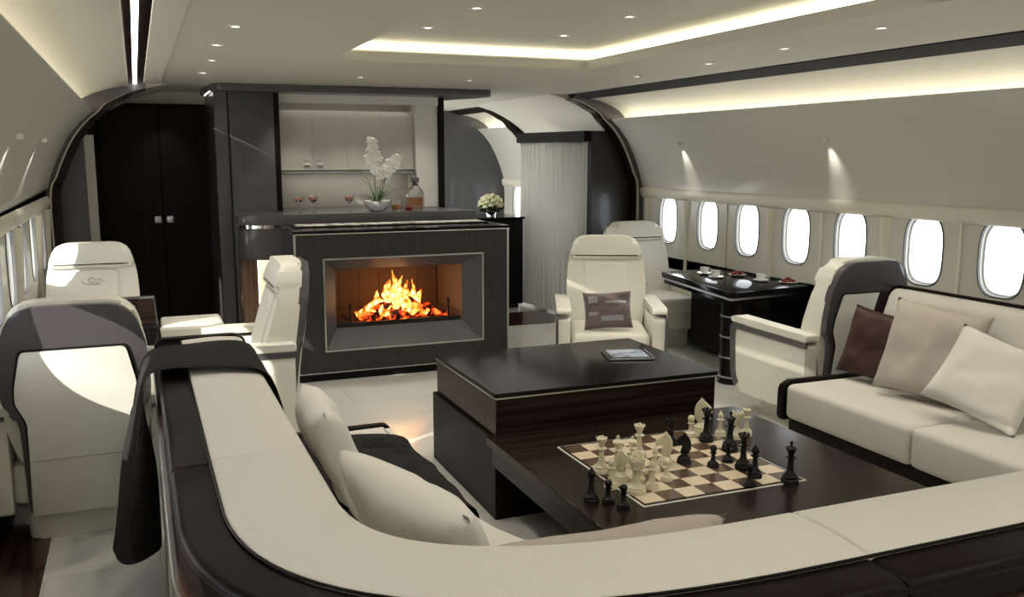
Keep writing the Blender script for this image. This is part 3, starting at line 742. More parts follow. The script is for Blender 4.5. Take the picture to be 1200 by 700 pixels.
# ------------------------------------------------------------------ armchairs
def shear(bm, k, z0=.4):
    for v in bm.verts: v.co.y -= k * (v.co.z - z0)
def fat(bm):
    for v in bm.verts:
        if v.co.y > -.31: v.co.y += .11 * max(0, min(1, 1 - (v.co.z - .42) / .70)) ** .9
def mirror(p): return [(-x, z) for x, z in p[::-1]]
def full(half): return half + mirror(half)
TILT = .13
def make_chair(label, loc, rz):
    t = thing('armchair', label, 'armchair', loc, rz, 'cream leather swivel armchairs')
    # base skirt and pedestal
    bm = NB(); ext(bm, rpoly([(-.25, -.33), (.25, -.33), (.26, .24), (-.26, .24)], .05), 'z', 0, .20, .012, 2); obj('base', bm, M_leather, t)
    bm = NB(); box(bm, -.30, .30, -.33, .33, .17, .36, .03, 3); obj('seat_frame', bm, M_leather, t)
    bm = NB(); box(bm, -.285, .285, -.26, .37, .33, .47, .05, 5)
    for v in bm.verts:
        if v.co.z > .44: v.co.z += .02 * math.cos(v.co.x * 5) * math.cos((v.co.y - .05) * 4)
    obj('seat_cushion', bm, M_leather, t)
    # backrest body
    body = full([(.26, .36), (.30, .55), (.31, .75), (.300, .92), (.270, 1.06), (.235, 1.13), (.17, 1.155)])
    bm = NB(); ext(bm, rpoly(body, .04, 3), 'y', -.36, -.26, .028, 3); fat(bm); shear(bm, TILT); obj('backrest', bm, M_leather, t)
    bm = NB(); ext(bm, rpoly(full([(.292, .965), (.272, 1.06), (.240, 1.14), (.16, 1.165)]), .04, 3), 'y', -.355, -.225, .042, 5); fat(bm); shear(bm, TILT); obj('headrest', bm, M_leather, t)
    bm = NB(); ext(bm, rpoly(full([(.150, .47), (.165, .70), (.175, .95)]), .02, 3), 'y', -.30, -.250, .008, 3); fat(bm); shear(bm, TILT); obj('centre_pad', bm, M_leather, t)
    for s in ():
        p = [(s * .145, .47), (s * .27, .47), (s * .285, .75), (s * .275, .955), (s * .173, .955), (s * .158, .70)]
        if s < 0: p = p[::-1]
        bm = NB(); ext(bm, rpoly(p, .02, 3), 'y', -.31, -.222, .026, 3); shear(bm, TILT); obj('side_bolster', bm, M_leather, t)
    # shell at the back
    sh = full([(.235, .13), (.24, .55), (.255, .62), (.30, .66), (.308, .78), (.298, .95), (.262, 1.07), (.220, 1.13), (.15, 1.15)])
    bm = NB(); ext(bm, rpoly(sh, .03, 3), 'y', -.405, -.35, .012, 2); shear(bm, TILT)
    for v in bm.verts:
        if v.co.z < .62: v.co.y += -TILT * 0
    so = obj('back_shell', bm, M_shell, t)
    pn = full([(.222, .128), (.208, .57), (.215, .60), (.248, .68), (.245, .76), (.215, .915), (.205, .935)])
    bm = NB(); ext(bm, rpoly(pn, .02, 3), 'y', -.418, -.40, .007, 2); shear(bm, TILT); bp_ = obj('back_panel', bm, M_leather, t)
    bm = NB(); tube(bm, [(-.205, -.4195 - TILT * .0 , .40), (.205, -.4195, .40)], .0025, 6); obj('seam', bm, pm('seam_thread', (.4, .39, .34), .7) if 'seam_thread' not in MATS else MATS['seam_thread'], bp_)
    pn2 = full([(.216, .142), (.219, .568), (.224, .60), (.257, .68), (.255, .765), (.225, .925), (.213, .946)])
    bm = NB(); ext(bm, rpoly(pn2, .02, 3), 'y', -.409, -.40, .002, 1); shear(bm, TILT); obj('panel_piping', bm, M_blackmetal, t)
    for q in list(t.children):
        for v in q.data.vertices:
            if v.co.z > .6: v.co.z = .6 + (v.co.z - .6) * .92
    # arms
    for s in (-1, 1):
        x0, x1 = sorted((s * .292, s * .398))
        side_ = [(-.37, .14), (.30, .14), (.36, .24), (.385, .58), (-.37, .58)]
        bm = NB(); ext(bm, rpoly(side_, [.02, .06, .08, .03, .02]), 'x', x0 + .006, x1 - .006, .012, 2); a = obj('arm', bm, M_leather, t)
        bm = NB(); ext(bm, rpoly([(-.38, .605), (.36, .615), (.40, .60), (.41, .565), (.40, .60), (.36, .655), (-.38, .645)][:2] + [(.395, .618), (.40, .64), (.36, .66), (-.38, .648)], [.01, .02, .02, .02, .03, .01]), 'x', x0, x1, .012, 3); obj('arm_pad', bm, M_leather, a)
        # dark band under the pad and down the front
        band = [(-.385, .565), (.33, .572), (.345, .54), (.325, .26), (.29, .20), (.33, .17), (.372, .25), (.398, .56), (.385, .605), (-.385, .605)]
        bm = NB(); ext(bm, rpoly(band, [0, .03, .03, .03, 0, 0, .04, .03, .02, 0]), 'x', *((x0 - .004, x0 + .014) if s < 0 else (x1 - .014, x1 + .004)), .003, 1); obj('arm_band', bm, M_shell, a)
    return t
A = make_chair('cream armchair seen from behind at the left edge, sunlight patch on its back', (-.30, 4.84, 0), 0)
B = dup(A, (-.335, 6.93, 0), R(180), 'cream armchair facing the camera against the dark cabinet doors, far left')
C = dup(A, (.44, 5.77, 0), R(90), 'cream armchair seen from its side just left of the fireplace')
D = dup(A, (3.27, 6.07, 0), R(156), 'cream armchair facing the camera with a patterned cushion, behind the coffee table')
E_ = dup(A, (4.42, 7.33, 0), R(180), 'cream armchair at the far end of the dining table by the windows')
F = dup(A, (4.16, 4.80, 0), 0, 'cream armchair with dark back shell beside the end of the right sofa')
bm = NB()
pts = [(-.075, 0), (-.05, .02), (-.02, .012), (.0, .032), (.03, .02), (.02, .0), (-.02, -.008), (-.05, -.012), (-.01, -.02), (.05, -.012), (.075, .008)]
tube(bm, [(x, 0, z) for x, z in pts], .0035, 6)
o = obj('stitched_emblem', bm, pm('emblem_thread', (.45, .43, .38), .6), B, loc=(0, -.262, .845)); o['label'] = 'grey stitched squiggle emblem on the backrest'

# ------------------------------------------------------------------ cushions
def pillow(name, label, loc, w_, h_, t_, yaw, lean, mat, roll=0, seed=0, cat='cushion'):
    """standing cushion; loc = middle of its bottom edge; face looks along local -y"""
    bm = NB(); n = 22; grids = []
    for sd in (-1, 1):
        g = []
        for j in range(n + 1):
            row = []
            for i in range(n + 1):
                u, v = -1 + 2 * i / n, -1 + 2 * j / n
                pin = 1 - .07 * (1 - u * u) * (abs(v) ** 3); pinu = 1 - .07 * (1 - v * v) * (abs(u) ** 3)
                x = u * w_ / 2 * pinu; z = v * h_ / 2 * pin
                e = max(0, (1 - u ** 4)) ** .5 * max(0, (1 - v ** 4)) ** .5
                e = e ** .8
                y = sd * t_ / 2 * e
                y += noise.noise(Vector((u * 1.7 + seed, v * 1.7, sd * .5))) * .022 * e + noise.noise(Vector((u * 4 + seed, v * 3, sd))) * .008 * e
                row.append(bm.verts.new((x, y, z)))
            g.append(row)
        grids.append(g)
        for j in range(n):
            for i in range(n): bm.faces.new((g[j][i], g[j][i + 1], g[j + 1][i + 1], g[j + 1][i]))
    bmesh.ops.remove_doubles(bm, verts=bm.verts[:], dist=.0008)
    M = Matrix.Rotation(yaw, 4, 'Z') @ Matrix.Rotation(-lean, 4, 'X') @ Matrix.Rotation(roll, 4, 'Y')
    bm.transform(M); zmin = min(v.co.z for v in bm.verts); bm.transform(Matrix.Translation((0, 0, -zmin)))
    o = obj(name, bm, mat, None, loc=loc, ang=180)
    return tag(o, label, cat)

# ------------------------------------------------------------------ big corner sofa (left run, corner, near run)
def sofa_path(parts):
    """outer line: down the left side, round the corner, along the near side; returns samples in order"""
    pts = []
    x0, y0, ax, ay, ex = .035, 1.262, 1.265, .94, 2.6
    for y in (4.25, 3.7, 3.1, 2.7, 2.5): pts.append((x0, y))
    for k in range(1, 24):
        a = k / 24 * PI / 2; c, s = math.cos(a), math.sin(a)
        pts.append((x0 + ax - ax * c ** (2 / ex), y0 + ay - ay * s ** (2 / ex)))
    for x in (1.32, 1.36, 2.2, 3.2, 4.25): pts.append((x, y0))
    # resample evenly enough
    out = []
    for i, p in enumerate(pts):
        a = Vector(pts[max(i - 1, 0)]); b = Vector(pts[min(i + 1, len(pts) - 1)]); d = (b - a).normalized()
        out.append((Vector(p), Vector((-d.y, d.x))))
    return out
PATH = sofa_path(None)
i_seam = 4; i_seam2 = 29
segs = [PATH[:i_seam + 1], PATH[i_seam:i_seam2 + 1], PATH[i_seam2:]]
sofa = thing('corner_sofa', 'large corner sofa in cream fabric with dark leather border, nearest the camera', 'sofa', (0, 0, 0))
def shorten(seg, a, b):
    s = [(p.copy(), n.copy()) for p, n in seg]
    d0 = (s[1][0] - s[0][0]).normalized(); s[0] = (s[0][0] + d0 * a, s[0][1])
    d1 = (s[-2][0] - s[-1][0]).normalized(); s[-1] = (s[-1][0] + d1 * b, s[-1][1])
    return s
def rounded_sweep(bm, seg, prof, cen, r=.02):
    """sweep whose two ends are softly rounded"""
    s = [(p.copy(), n.copy()) for p, n in seg]
    d0 = (s[1][0] - s[0][0]).normalized(); d1 = (s[-2][0] - s[-1][0]).normalized()
    rings = []
    def ring(p, n, sc):
        out = []
        for a, z in prof:
            da, dz = a - cen[0], z - cen[1]; L = math.hypot(da, dz); k = max(0, (L - sc) / L) if L else 1
            out.append(bm.verts.new((p[0] + n[0] * (cen[0] + da * k), p[1] + n[1] * (cen[0] + da * k), cen[1] + dz * k)))
        return out
    for q in (0, .3, .7): rings.append(ring(s[0][0] + d0 * r * (1 - math.cos(q * PI / 2)), s[0][1], r * (1 - math.sin(q * PI / 2))))
    rings.append(ring(s[0][0] + d0 * r, s[0][1], 0))
    for p, n in s[1:-1]: rings.append(ring(p, n, 0))
    rings.append(ring(s[-1][0] + d1 * r, s[-1][1], 0))
    for q in (.7, .3, 0): rings.append(ring(s[-1][0] + d1 * r * (1 - math.cos(q * PI / 2)), s[-1][1], r * (1 - math.sin(q * PI / 2))))
    m = len(prof)
    for a, b in zip(rings, rings[1:]):
        for k in range(m): bm.faces.new((a[k], a[(k + 1) % m], b[(k + 1) % m], b[k]))
    bm.faces.new(rings[0][::-1]); bm.faces.new(rings[-1])
def rp(p, r, n=5): return rpoly(p, r, n)
TOP = .93
lea = rp([(0, .30), (0, TOP - .008), (.135, TOP - .002), (.135, .30)], [0, .022, .01, 0])
cre = rp([(.102, .40), (.104, TOP + .006), (.25, TOP + .016), (.372, TOP + .004), (.40, .44)], [0, .014, .1, .035, 0])
for i, sg in enumerate(segs):
    bm = NB(); rounded_sweep(bm, sg, lea, (.07, .6), .014); obj('leather_border', bm, M_dleather, sofa, ang=50)
    bm = NB(); rounded_sweep(bm, shorten(sg, 0, 0), cre, (.25, .7), .012); obj('back_cushion', bm, M_fabric, sofa, ang=50)
# piping along the outer top edge
bm = NB()
tube(bm, [(p.x + n.x * .004, p.y + n.y * .004, TOP - .028) for p, n in PATH], .006, 6); tube(bm, [(p.x + n.x * .104, p.y + n.y * .104, TOP + .002) for p, n in PATH], .004, 6)
obj('piping', bm, M_dleather, sofa, ang=60)
bm = NB(); sweep(bm, PATH, [(-.012, .02), (-.012, .84), (.03, .84), (.03, .02)]); obj('wood_shell', bm, M_woody, sofa)
bm = NB()
for z in (.30, .56, .80): sweep(bm, PATH, [(-.016, z), (-.016, z + .008), (0, z + .008), (0, z)])
obj('chrome_lines', bm, M_steel, sofa)
bm = NB(); sweep(bm, PATH[:2], [(0, 0), (0, .001), (.001, .001)]) if False else None
bm = NB(); ext(bm, rp([(.03, .03), (.03, .92), (.05, .945), (.38, .945), (.42, .92), (.44, .44), (.44, .03)], [0, .02, .02, .04, .02, 0, 0]), 'y', 4.25, 4.30, .012, 2); obj('end_trim', bm, M_dleather, sofa)
seatp = rp([(.40, 4.17), (.40, 1.66), (3.28, 1.66), (3.28, 2.28), (1.55, 2.28), (1.06, 2.75), (1.06, 4.17)], [0, .5, 0, .02, .45, .45, .03])
bm = NB(); ext(bm, seatp, 'z', .24, .455, .035, 4); obj('seat_cushion', bm, M_fabric, sofa)
bm = NB(); ext(bm, rp([(.42, 4.12), (.42, 1.70), (3.2, 1.70), (3.2, 2.22), (1.52, 2.22), (1.0, 2.72), (1.0, 4.12)], [0, .4, 0, 0, .4, .4, 0]), 'z', 0, .24); obj('seat_base', bm, M_woodv, sofa)
bm = NB(); ext(bm, rp([(.40, .20), (.40, .465), (1.05, .465), (1.075, .44), (1.075, .20)], [0, 0, .03, .02, 0]), 'y', 4.17, 4.215, .01, 2); obj('seat_trim', bm, M_dleather, sofa)

# throw blanket over the end of the left run
P2 = [(-.135, .20), (-.115, .30), (-.095, .45), (-.075, .60), (-.055, .74), (-.035, .86), (-.015, .935), (.02, .962), (.08, .968), (.16, .970), (.24, .972), (.32, .970), (.39, .962), (.43, .93), (.45, .84), (.465, .70),
      (.48, .57), (.505, .50), (.58, .482), (.70, .480), (.82, .480), (.94, .480), (1.04, .475), (1.085, .455), (1.10, .40), (1.105, .30), (1.11, .16)]
# near and far edges along the drape
def ye(i):
    x, z = P2[i]
    if x < 0: t = (.935 - z) / .735; return 3.56 + .04 * t, 3.99 - .04 * t
    if z > .9: return 3.56 - .12 * (x / .43), 3.99
    if z > .48: return 3.40 - (.93 - z) * .5, 4.10 - (.93 - z) * .1
    return 3.02, 4.02 - max(0, x - .8) * .3
bm = NB(); rows = []; NS = 40
for i, (x, z) in enumerate(P2):
    a, b = ye(i); row = []
    for j in range(NS + 1):
        t = j / NS; y = a + (b - a) * t
        hang = min(1, max(0, (.93 - z) / .3)) if x < 0 else 0
        q = noise.noise(Vector((y * 5, x * 3, z * .8))) * .5 + .5 * math.sin(y * 17 + z * 1.2) * hang
        xx = x - (.030 + .035 * q) * hang; zz = z
        if hang:
            c_ = max(0, 1 - t / .30); xx += ((.012 - xx) * (1 - math.cos(c_ * PI / 2)) ** 1.0) * hang; y -= .10 * hang * math.sin(min(1, t / .3) * PI) - .04 * c_ * hang
            xx = min(xx, .012)
        if i == 0: zz += .03 * (abs(2 * t - 1) ** 4) + .0
        if x >= 0 and z > .9: zz += .012 * (noise.noise(Vector((y * 7, x * 4, 1))) + .4)
        if x > .43: xx += .014 * (noise.noise(Vector((y * 8, z * 3, 4))) + .5); zz += .014 * (noise.noise(Vector((y * 6, x * 5, 8))) + .5) if z < .5 else 0
        if j in (0, NS): xx -= 0; zz -= .008 if 0 <= x < .44 and z > .9 else 0
        row.append(bm.verts.new((xx, y, zz)))
    rows.append(row)
for a, b in zip(rows, rows[1:]):
    for j in range(NS): bm.faces.new((a[j], a[j + 1], b[j + 1], b[j]))
bmesh.ops.solidify(bm, geom=bm.faces[:], thickness=.014)
o = obj('throw_blanket', bm, M_throw, ang=80); tag(o, 'charcoal knitted throw draped over the end of the corner sofa', 'blanket')
md = o.modifiers.new('soft', 'SUBSURF'); md.levels = 1; md.render_levels = 1

pillow('cushion', 'pale cream cushion against the corner sofa back, nearest the charcoal throw', (.60, 3.13, .50), .44, .44, .13, R(90), R(20), M_pil_cream, seed=1)
pillow('cushion', 'large cream cushion leaning in the curved corner of the sofa', (.70, 2.34, .458), .66, .46, .16, R(106), R(24), M_pil_cream, seed=2)
pillow('cushion', 'taupe cushion just showing above the near sofa back, below the chessboard', (1.00, 1.90, .458), .66, .430, .12, R(178), R(20), M_pil_taupe, seed=3)

# ------------------------------------------------------------------ right sofa
rs_ = thing('window_sofa', 'cream fabric sofa with dark edging along the right windows', 'sofa', (3.34, 2.9, 0))
bm = NB(); box(bm, .04, .86, -1.22, 1.18, 0, .27); obj('base', bm, M_woodv, rs_)
for y0, y1 in ((-1.24, -.55), (-.55, .27), (.27, 1.18)):
    bm = NB(); box(bm, 0, .72, y0 + .002, y1 - .002, .27, .465, .035, 4)
    for v in bm.verts:
        if v.co.z > .42: v.co.z += .014 * math.cos((v.co.y - (y0 + y1) / 2) / (y1 - y0) * 2.6)
    obj('seat_cushion', bm, M_fabric, rs_)
bm = NB(); ext(bm, rp([(-.012, .255), (-.012, .44), (.02, .482), (.70, .482), (.70, .255)], [.02, .03, .03, 0, 0]), 'y', 1.18, 1.225, .012, 2); obj('seat_trim', bm, M_dleather, rs_)
backp = [(.58, .44), (.66, .80), (.71, .945), (.745, .975), (.80, .975), (.84, .93), (.85, .12), (.66, .12), (.60, .3)]
for y0, y1 in ((-1.24, -.2), (-.2, 1.16)):
    bm = NB(); ext(bm, rp(backp, [0, 0, .03, .02, .02, .03, 0, 0, 0]), 'y', y0 + .002, y1 - .002, .018, 3); obj('back_cushion', bm, M_fabric, rs_)
tr_ = [(.57, .44), (.65, .80), (.70, .955), (.735, .992), (.81, .995), (.865, .95), (.875, .10), (.66, .10), (.58, .3)]
bm = NB(); ext(bm, rp(tr_, [0, 0, .03, .02, .02, .03, 0, 0, 0]), 'y', 1.16, 1.225, .012, 2); obj('back_trim', bm, M_dleather, rs_)
bm = NB(); tube(bm, [(.80, -1.24, .985), (.80, 1.2, .985)], .010, 8); obj('back_piping', bm, M_dleather, rs_)
pillow('cushion', 'dark brown cushion at the far end of the window sofa', (3.83, 3.90, .468), .40, .40, .13, R(-72), R(16), M_pil_brown, roll=R(7), seed=4)
pillow('cushion', 'large beige silk cushion in the middle of the window sofa', (3.80, 3.50, .468), .50, .50, .17, R(-68), R(18), M_pil_beige, roll=R(6), seed=5)
pillow('cushion', 'off-white cushion nearest the right edge on the window sofa', (3.70, 3.06, .468), .46, .42, .15, R(-62), R(32), M_pil_cream, roll=R(18), seed=6)

# patterned cushion on the facing chair
pc = pillow('cushion', 'small taupe cushion with pale grey bars on the armchair behind the table', (3.165, 5.88, .478), .36, .28, .11, R(156 - 180), R(20), pm('taupe_velvet', (.115, .085, .085), .7, sheen=.3), roll=R(-3), seed=9)
# woven bars as a flat part wrapped on its face
def bar_patch(u0, u1, v0, v1, mat):
    bm = NB(); M = Matrix.Rotation(R(156 - 180), 4, 'Z') @ Matrix.Rotation(-R(20), 4, 'X') @ Matrix.Rotation(-R(3), 4, 'Y')
    n = 6; g = []
    for j in range(n + 1):
        row = []
        for i in range(n + 1):
            u = u0 + (u1 - u0) * i / n; v = v0 + (v1 - v0) * j / n
            e = (max(0, (1 - u ** 4)) ** .5 * max(0, (1 - v ** 4)) ** .5) ** .8
            y = -.055 * e + noise.noise(Vector((u * 1.7 + 9, v * 1.7, -.5))) * .022 * e + noise.noise(Vector((u * 4 + 9, v * 3, -1))) * .008 * e - .003
            row.append(bm.verts.new(M @ Vector((u * .18, y, v * .14)) + Vector((0, 0, PZ))))
        g.append(row)
    for j in range(n):
        for i in range(n): bm.faces.new((g[j][i], g[j][i + 1], g[j + 1][i + 1], g[j + 1][i]))
    bmesh.ops.solidify(bm, geom=bm.faces[:], thickness=.001)
    obj('woven_bar', bm, mat, pc, ang=180)
PZ = -min((Matrix.Rotation(R(156 - 180), 4, 'Z') @ Matrix.Rotation(-R(20), 4, 'X') @ Matrix.Rotation(-R(3), 4, 'Y') @ Vector((sx * .18, 0, -.14))).z for sx in (-1, 1))
gb = pm('grey_bar', (.42, .42, .45), .7)
bar_patch(-.78, -.42, .35, .72, gb); bar_patch(-.1, .75, .30, .44, gb); bar_patch(-.78, -.42, -.30, -.12, gb); bar_patch(-.3, .6, -.62, -.34, gb)

# ------------------------------------------------------------------ coffee table with chess top
ct = thing('coffee_table', 'large glossy dark wood coffee table with raised black far section', 'coffee table', (2.1, 3.8, 0))
bm = NB(); box(bm, -.62, .80, -1.18, .15, .375, .42, .004, 1); obj('low_top', bm, M_wood, ct)
bm = NB(); box(bm, -.60, -.54, -1.16, .12, .28, .375); box(bm, .72, .78, -1.16, .12, .28, .375); box(bm, -.54, .72, -1.16, -1.10, .28, .375); obj('apron', bm, M_gloss, ct)
bm = NB(); box(bm, -.30, .55, -.95, .12, .0, .28); obj('low_base', bm, M_woodv, ct)
bm = NB(); box(bm, -.585, .70, .12, 1.12, 0, .40, .004, 1); obj('tall_base', bm, M_woodv, ct)
bm = NB(); box(bm, -.565, .685, .16, 1.10, .40, .595, .004, 1); obj('raised_box', bm, M_wood, ct)
bm = NB(); box(bm, -.570, .690, .155, 1.105, .590, .598); obj('chrome_line', bm, M_steel, ct)
bm = NB(); box(bm, -.575, .695, .15, 1.11, .598, .62, .003, 1); obj('black_top', bm, M_gloss, ct)
# chessboard, inlaid in a thin board
cb = thing('chessboard', 'cream and brown chessboard with a white border line on the low table top', 'chessboard', (2.105, 3.27, .42))
bm = NB(); box(bm, -.385, .385, -.39, .39, 0, .004); obj('border', bm, M_white, cb)
chk = pm('chess_squares', (.3, .2, .1), .25, coat=.3); nt = chk.node_tree; tc = nt.nodes.new('ShaderNodeTexCoord'); cn = nt.nodes.new('ShaderNodeTexChecker')
cn.inputs['Scale'].default_value = 1 / .092; cn.inputs['Color2'].default_value = (.62, .52, .38, 1); cn.inputs['Color1'].default_value = (.085, .052, .032, 1)
nt.links.new(tc.outputs['Object'], cn.inputs[0]); nt.links.new(cn.outputs[0], nt.nodes['Principled BSDF'].inputs[0])
bm = NB(); box(bm, -.379, .379, -.384, .384, .0005, .0052); obj('dark_margin', bm, M_wood, cb)
bm = NB(); box(bm, -.368, .368, -.368, .368, .001, .0065); obj('squares', bm, chk, cb)

# chess pieces
def base_prof(r, h): return [(0, 0), (r, 0), (r, .10 * h), (r * .86, .13 * h), (r * .92, .17 * h), (r * .62, .23 * h), (r * .42, .30 * h)]
M_ivory = pm('ivory_piece', (.62, .58, .42), .3, coat=.3); M_ebony = pm('ebony_piece', (.006, .0055, .0055), .25, spec=.3)
def piece_mesh(kind, mat):
    bm = NB()
    if kind == 'pawn':
        h, r = .078, .021
        lathe(bm, base_prof(r, h) + [(r * .34, .55 * h), (r * .62, .62 * h), (r * .30, .66 * h), (r * .52, .74 * h), (r * .60, .84 * h), (r * .45, .95 * h), (0, h)], 16)
    elif kind == 'rook':
        h, r = .095, .026
        lathe(bm, base_prof(r, h) + [(r * .42, .62 * h), (r * .70, .70 * h), (r * .66, .78 * h), (r * .78, .84 * h), (r * .78, .93 * h), (r * .55, .93 * h), (r * .55, .86 * h), (0, .86 * h)], 16)
        for k in range(6):
            a = k * PI / 3; bmesh.ops.create_cube(bm, size=1, matrix=Matrix.Rotation(a, 4, 'Z') @ Matrix.Translation((r * .67, 0, .96 * h)) @ Matrix.Diagonal((r * .22, r * .42, .08 * h, 1)))
    elif kind == 'bishop':
        h, r = .115, .025
        lathe(bm, base_prof(r, h) + [(r * .30, .58 * h), (r * .66, .64 * h), (r * .30, .68 * h), (r * .52, .76 * h), (r * .48, .84 * h), (r * .20, .93 * h), (r * .10, .95 * h), (r * .17, .975 * h), (0, h)], 16)
    elif kind == 'queen':
        h, r = .132, .028
        lathe(bm, base_prof(r, h) + [(r * .30, .60 * h), (r * .68, .66 * h), (r * .30, .70 * h), (r * .42, .80 * h), (r * .72, .92 * h), (r * .45, .93 * h), (0, .95 * h)], 16)
        for k in range(8):
            a = k * PI / 4; ball(bm, (r * .62 * math.cos(a), r * .62 * math.sin(a), .935 * h), r * .14, u=6, v=4)
        ball(bm, (0, 0, .97 * h), r * .18, u=8, v=6)
    elif kind == 'king':
        h, r = .145, .029
        lathe(bm, base_prof(r, h) + [(r * .32, .56 * h), (r * .70, .62 * h), (r * .32, .66 * h), (r * .42, .74 * h), (r * .70, .83 * h), (r * .50, .86 * h), (0, .90 * h)], 16)
        bmesh.ops.create_cube(bm, size=1, matrix=Matrix.Translation((0, 0, .94 * h)) @ Matrix.Diagonal((.004, .005, .12 * h, 1)))
        bmesh.ops.create_cube(bm, size=1, matrix=Matrix.Translation((0, 0, .95 * h)) @ Matrix.Diagonal((.014, .005, .004, 1)))
    else:
        h, r = .11, .026
        lathe(bm, base_prof(r, h) + [(r * .5, .36 * h), (0, .37 * h)], 16)
        pr = [(-.015, .33), (-.023, .50), (-.022, .70), (-.013, .87), (-.004, .93), (-.001, 1.02), (.005, .92), (.014, .86), (.032, .70), (.034, .61), (.026, .57), (.016, .63), (.008, .62), (.003, .55), (.012, .44), (.016, .33)]
        ext(bm, rpoly([(x, z * h) for x, z in pr], .002, 2), 'y', -.009, .009, .004, 2)
    me_o = obj('chess_' + kind, bm, mat, ang=50); return me_o
protos = {}
def piece(kind, colr, x, y, label, rot=0, s=1.0):
    key = (kind, colr)
    if key not in protos:
        o = piece_mesh(kind, M_ivory if colr == 'w' else M_ebony); protos[key] = o
    else:
        o = protos[key].copy(); COL.objects.link(o)
    o.location = (x, y, .4265 if (1.73 < x < 2.48 and 2.89 < y < 3.65) else .4200); o.rotation_euler = (0, 0, rot); o.scale = (s, s, s)
    tag(o, label, 'chess piece', ('black' if colr == 'b' else 'white') + ' chess pieces')
for k, x, y, lb, ro in [
    ('bishop', 1.562, 3.01, 'tall black chess bishop, left of the two pawns off the board', 0),
    ('pawn', 1.617, 2.975, 'black chess pawn beside the black bishop off the board', 0),
    ('pawn', 1.645, 2.905, 'frontmost black chess pawn off the board at lower left', 0),
    ('rook', 2.225, 3.50, 'black chess rook behind the white knight near the board middle', 0),
    ('knight', 2.135, 3.245, 'black chess knight just right of the white knight', R(147)),
    ('queen', 2.40, 3.47, 'black chess queen amid white pieces at the far board edge', 0),
    ('pawn', 2.225, 3.16, 'black chess pawn in front of the others at board centre', 0),
    ('pawn', 2.32, 3.185, 'black chess pawn between the lone pawn and the black rook', 0),
    ('king', 2.425, 3.32, 'tall black chess piece with a cross behind the pawns', 0),
    ('queen', 2.325, 3.085, 'large black chess queen right of the centre pawns', 0),
    ('bishop', 2.31, 2.985, 'black chess bishop near the right side of the board', 0),
    ('pawn', 2.225, 2.905, 'black chess pawn in front of the right-hand black bishop', 0),
    ('king', 2.41, 2.885, 'black chess king alone at the right corner of the board', 0)]:
    piece(k, 'b', x, y, lb, ro, 1.24)
for k, x, y, lb, ro, s in [
    ('queen', 1.745, 3.275, 'tall white chess queen at the left end of the white cluster', 0, 1),
    ('king', 1.80, 3.235, 'white chess king just right of the white queen', 0, .95),
    ('queen', 1.985, 3.375, 'white chess queen towering at the back of the white cluster', 0, 1.0),
    ('rook', 1.765, 3.015, 'large white chess rook at the front of the white cluster', 0, 1.25),
    ('bishop', 1.705, 3.115, 'white chess bishop behind the black pawns', 0, .95),
    ('rook', 1.83, 3.12, 'white chess rook in the middle of the white cluster', 0, 1.05),
    ('knight', 2.045, 3.255, 'white chess knight near the board middle', R(147), 1.1),
    ('pawn', 1.95, 3.09, 'white chess pawn in front of the white knight', 0, 1.0),
    ('pawn', 1.90, 3.20, 'white chess pawn between the cluster and the knight', 0, 1.05),
    ('bishop', 1.845, 3.03, 'white chess bishop right of the large front rook', 0, .9),
    ('king', 1.895, 3.28, 'white chess king below the towering queen', 0, .8),
    ('knight', 1.775, 3.155, 'white chess knight in the thick of the white cluster', R(-33), 1.0),
    ('bishop', 1.96, 3.20, 'white chess bishop just left of the white knight', 0, .8),
    ('pawn', 1.86, 3.33, 'white chess pawn behind the white king', 0, 1.0),
    ('bishop', 2.52, 3.53, 'white chess bishop at the far right, left of the pair', 0, .9),
    ('rook', 2.575, 3.47, 'white chess rook of the far right group', 0, 1.1),
    ('queen', 2.64, 3.49, 'white chess queen at the far right off the board', 0, .85),
    ('knight', 2.46, 3.60, 'white chess knight rising behind the black queen', R(-33), 1.25),
    ('pawn', 2.375, 3.56, 'white chess pawn left of the black queen at the far edge', 0, 1.1)]:
    piece(k, 'w', x, y, lb, ro, s * 1.22)

# tablet on the raised top
tb = thing('tablet_computer', 'slim tablet with a glowing pale screen lying on the black table top', 'tablet', (2.53, 4.46, .62), R(-16))
bm = NB(); ext(bm, rp([(-.13, -.125), (.13, -.125), (.13, .125), (-.13, .125)], .015), 'z', .004, .014, .003, 2); obj('casing', bm, M_steel, tb)
scr = pm('tablet_screen', (.02, .02, .02), .1, coat=.5); nt = scr.node_tree; tc = nt.nodes.new('ShaderNodeTexCoord'); vn = nt.nodes.new('ShaderNodeTexNoise'); vn.inputs['Scale'].default_value = 14
r = nt.nodes.new('ShaderNodeValToRGB'); r.color_ramp.elements[0].position = .35; r.color_ramp.elements[0].color = (.10, .12, .15, 1); r.color_ramp.elements[1].position = .6; r.color_ramp.elements[1].color = (.45, .5, .58, 1)
b_ = nt.nodes['Principled BSDF']; nt.links.new(tc.outputs['Object'], vn.inputs[0]); nt.links.new(vn.outputs[0], r.inputs[0]); nt.links.new(r.outputs[0], b_.inputs['Emission Color']); b_.inputs['Emission Strength'].default_value = .8
bm = NB(); box(bm, -.126, .126, -.121, .121, .013, .0148, .0005, 1); obj('bezel', bm, M_gloss, tb)
bm = NB(); box(bm, -.105, .105, -.10, .10, .0145, .0153); obj('screen', bm, scr, tb)
bm = NB(); box(bm, -.12, .12, -.115, .115, 0, .004); obj('cover', bm, M_blackmetal, tb)

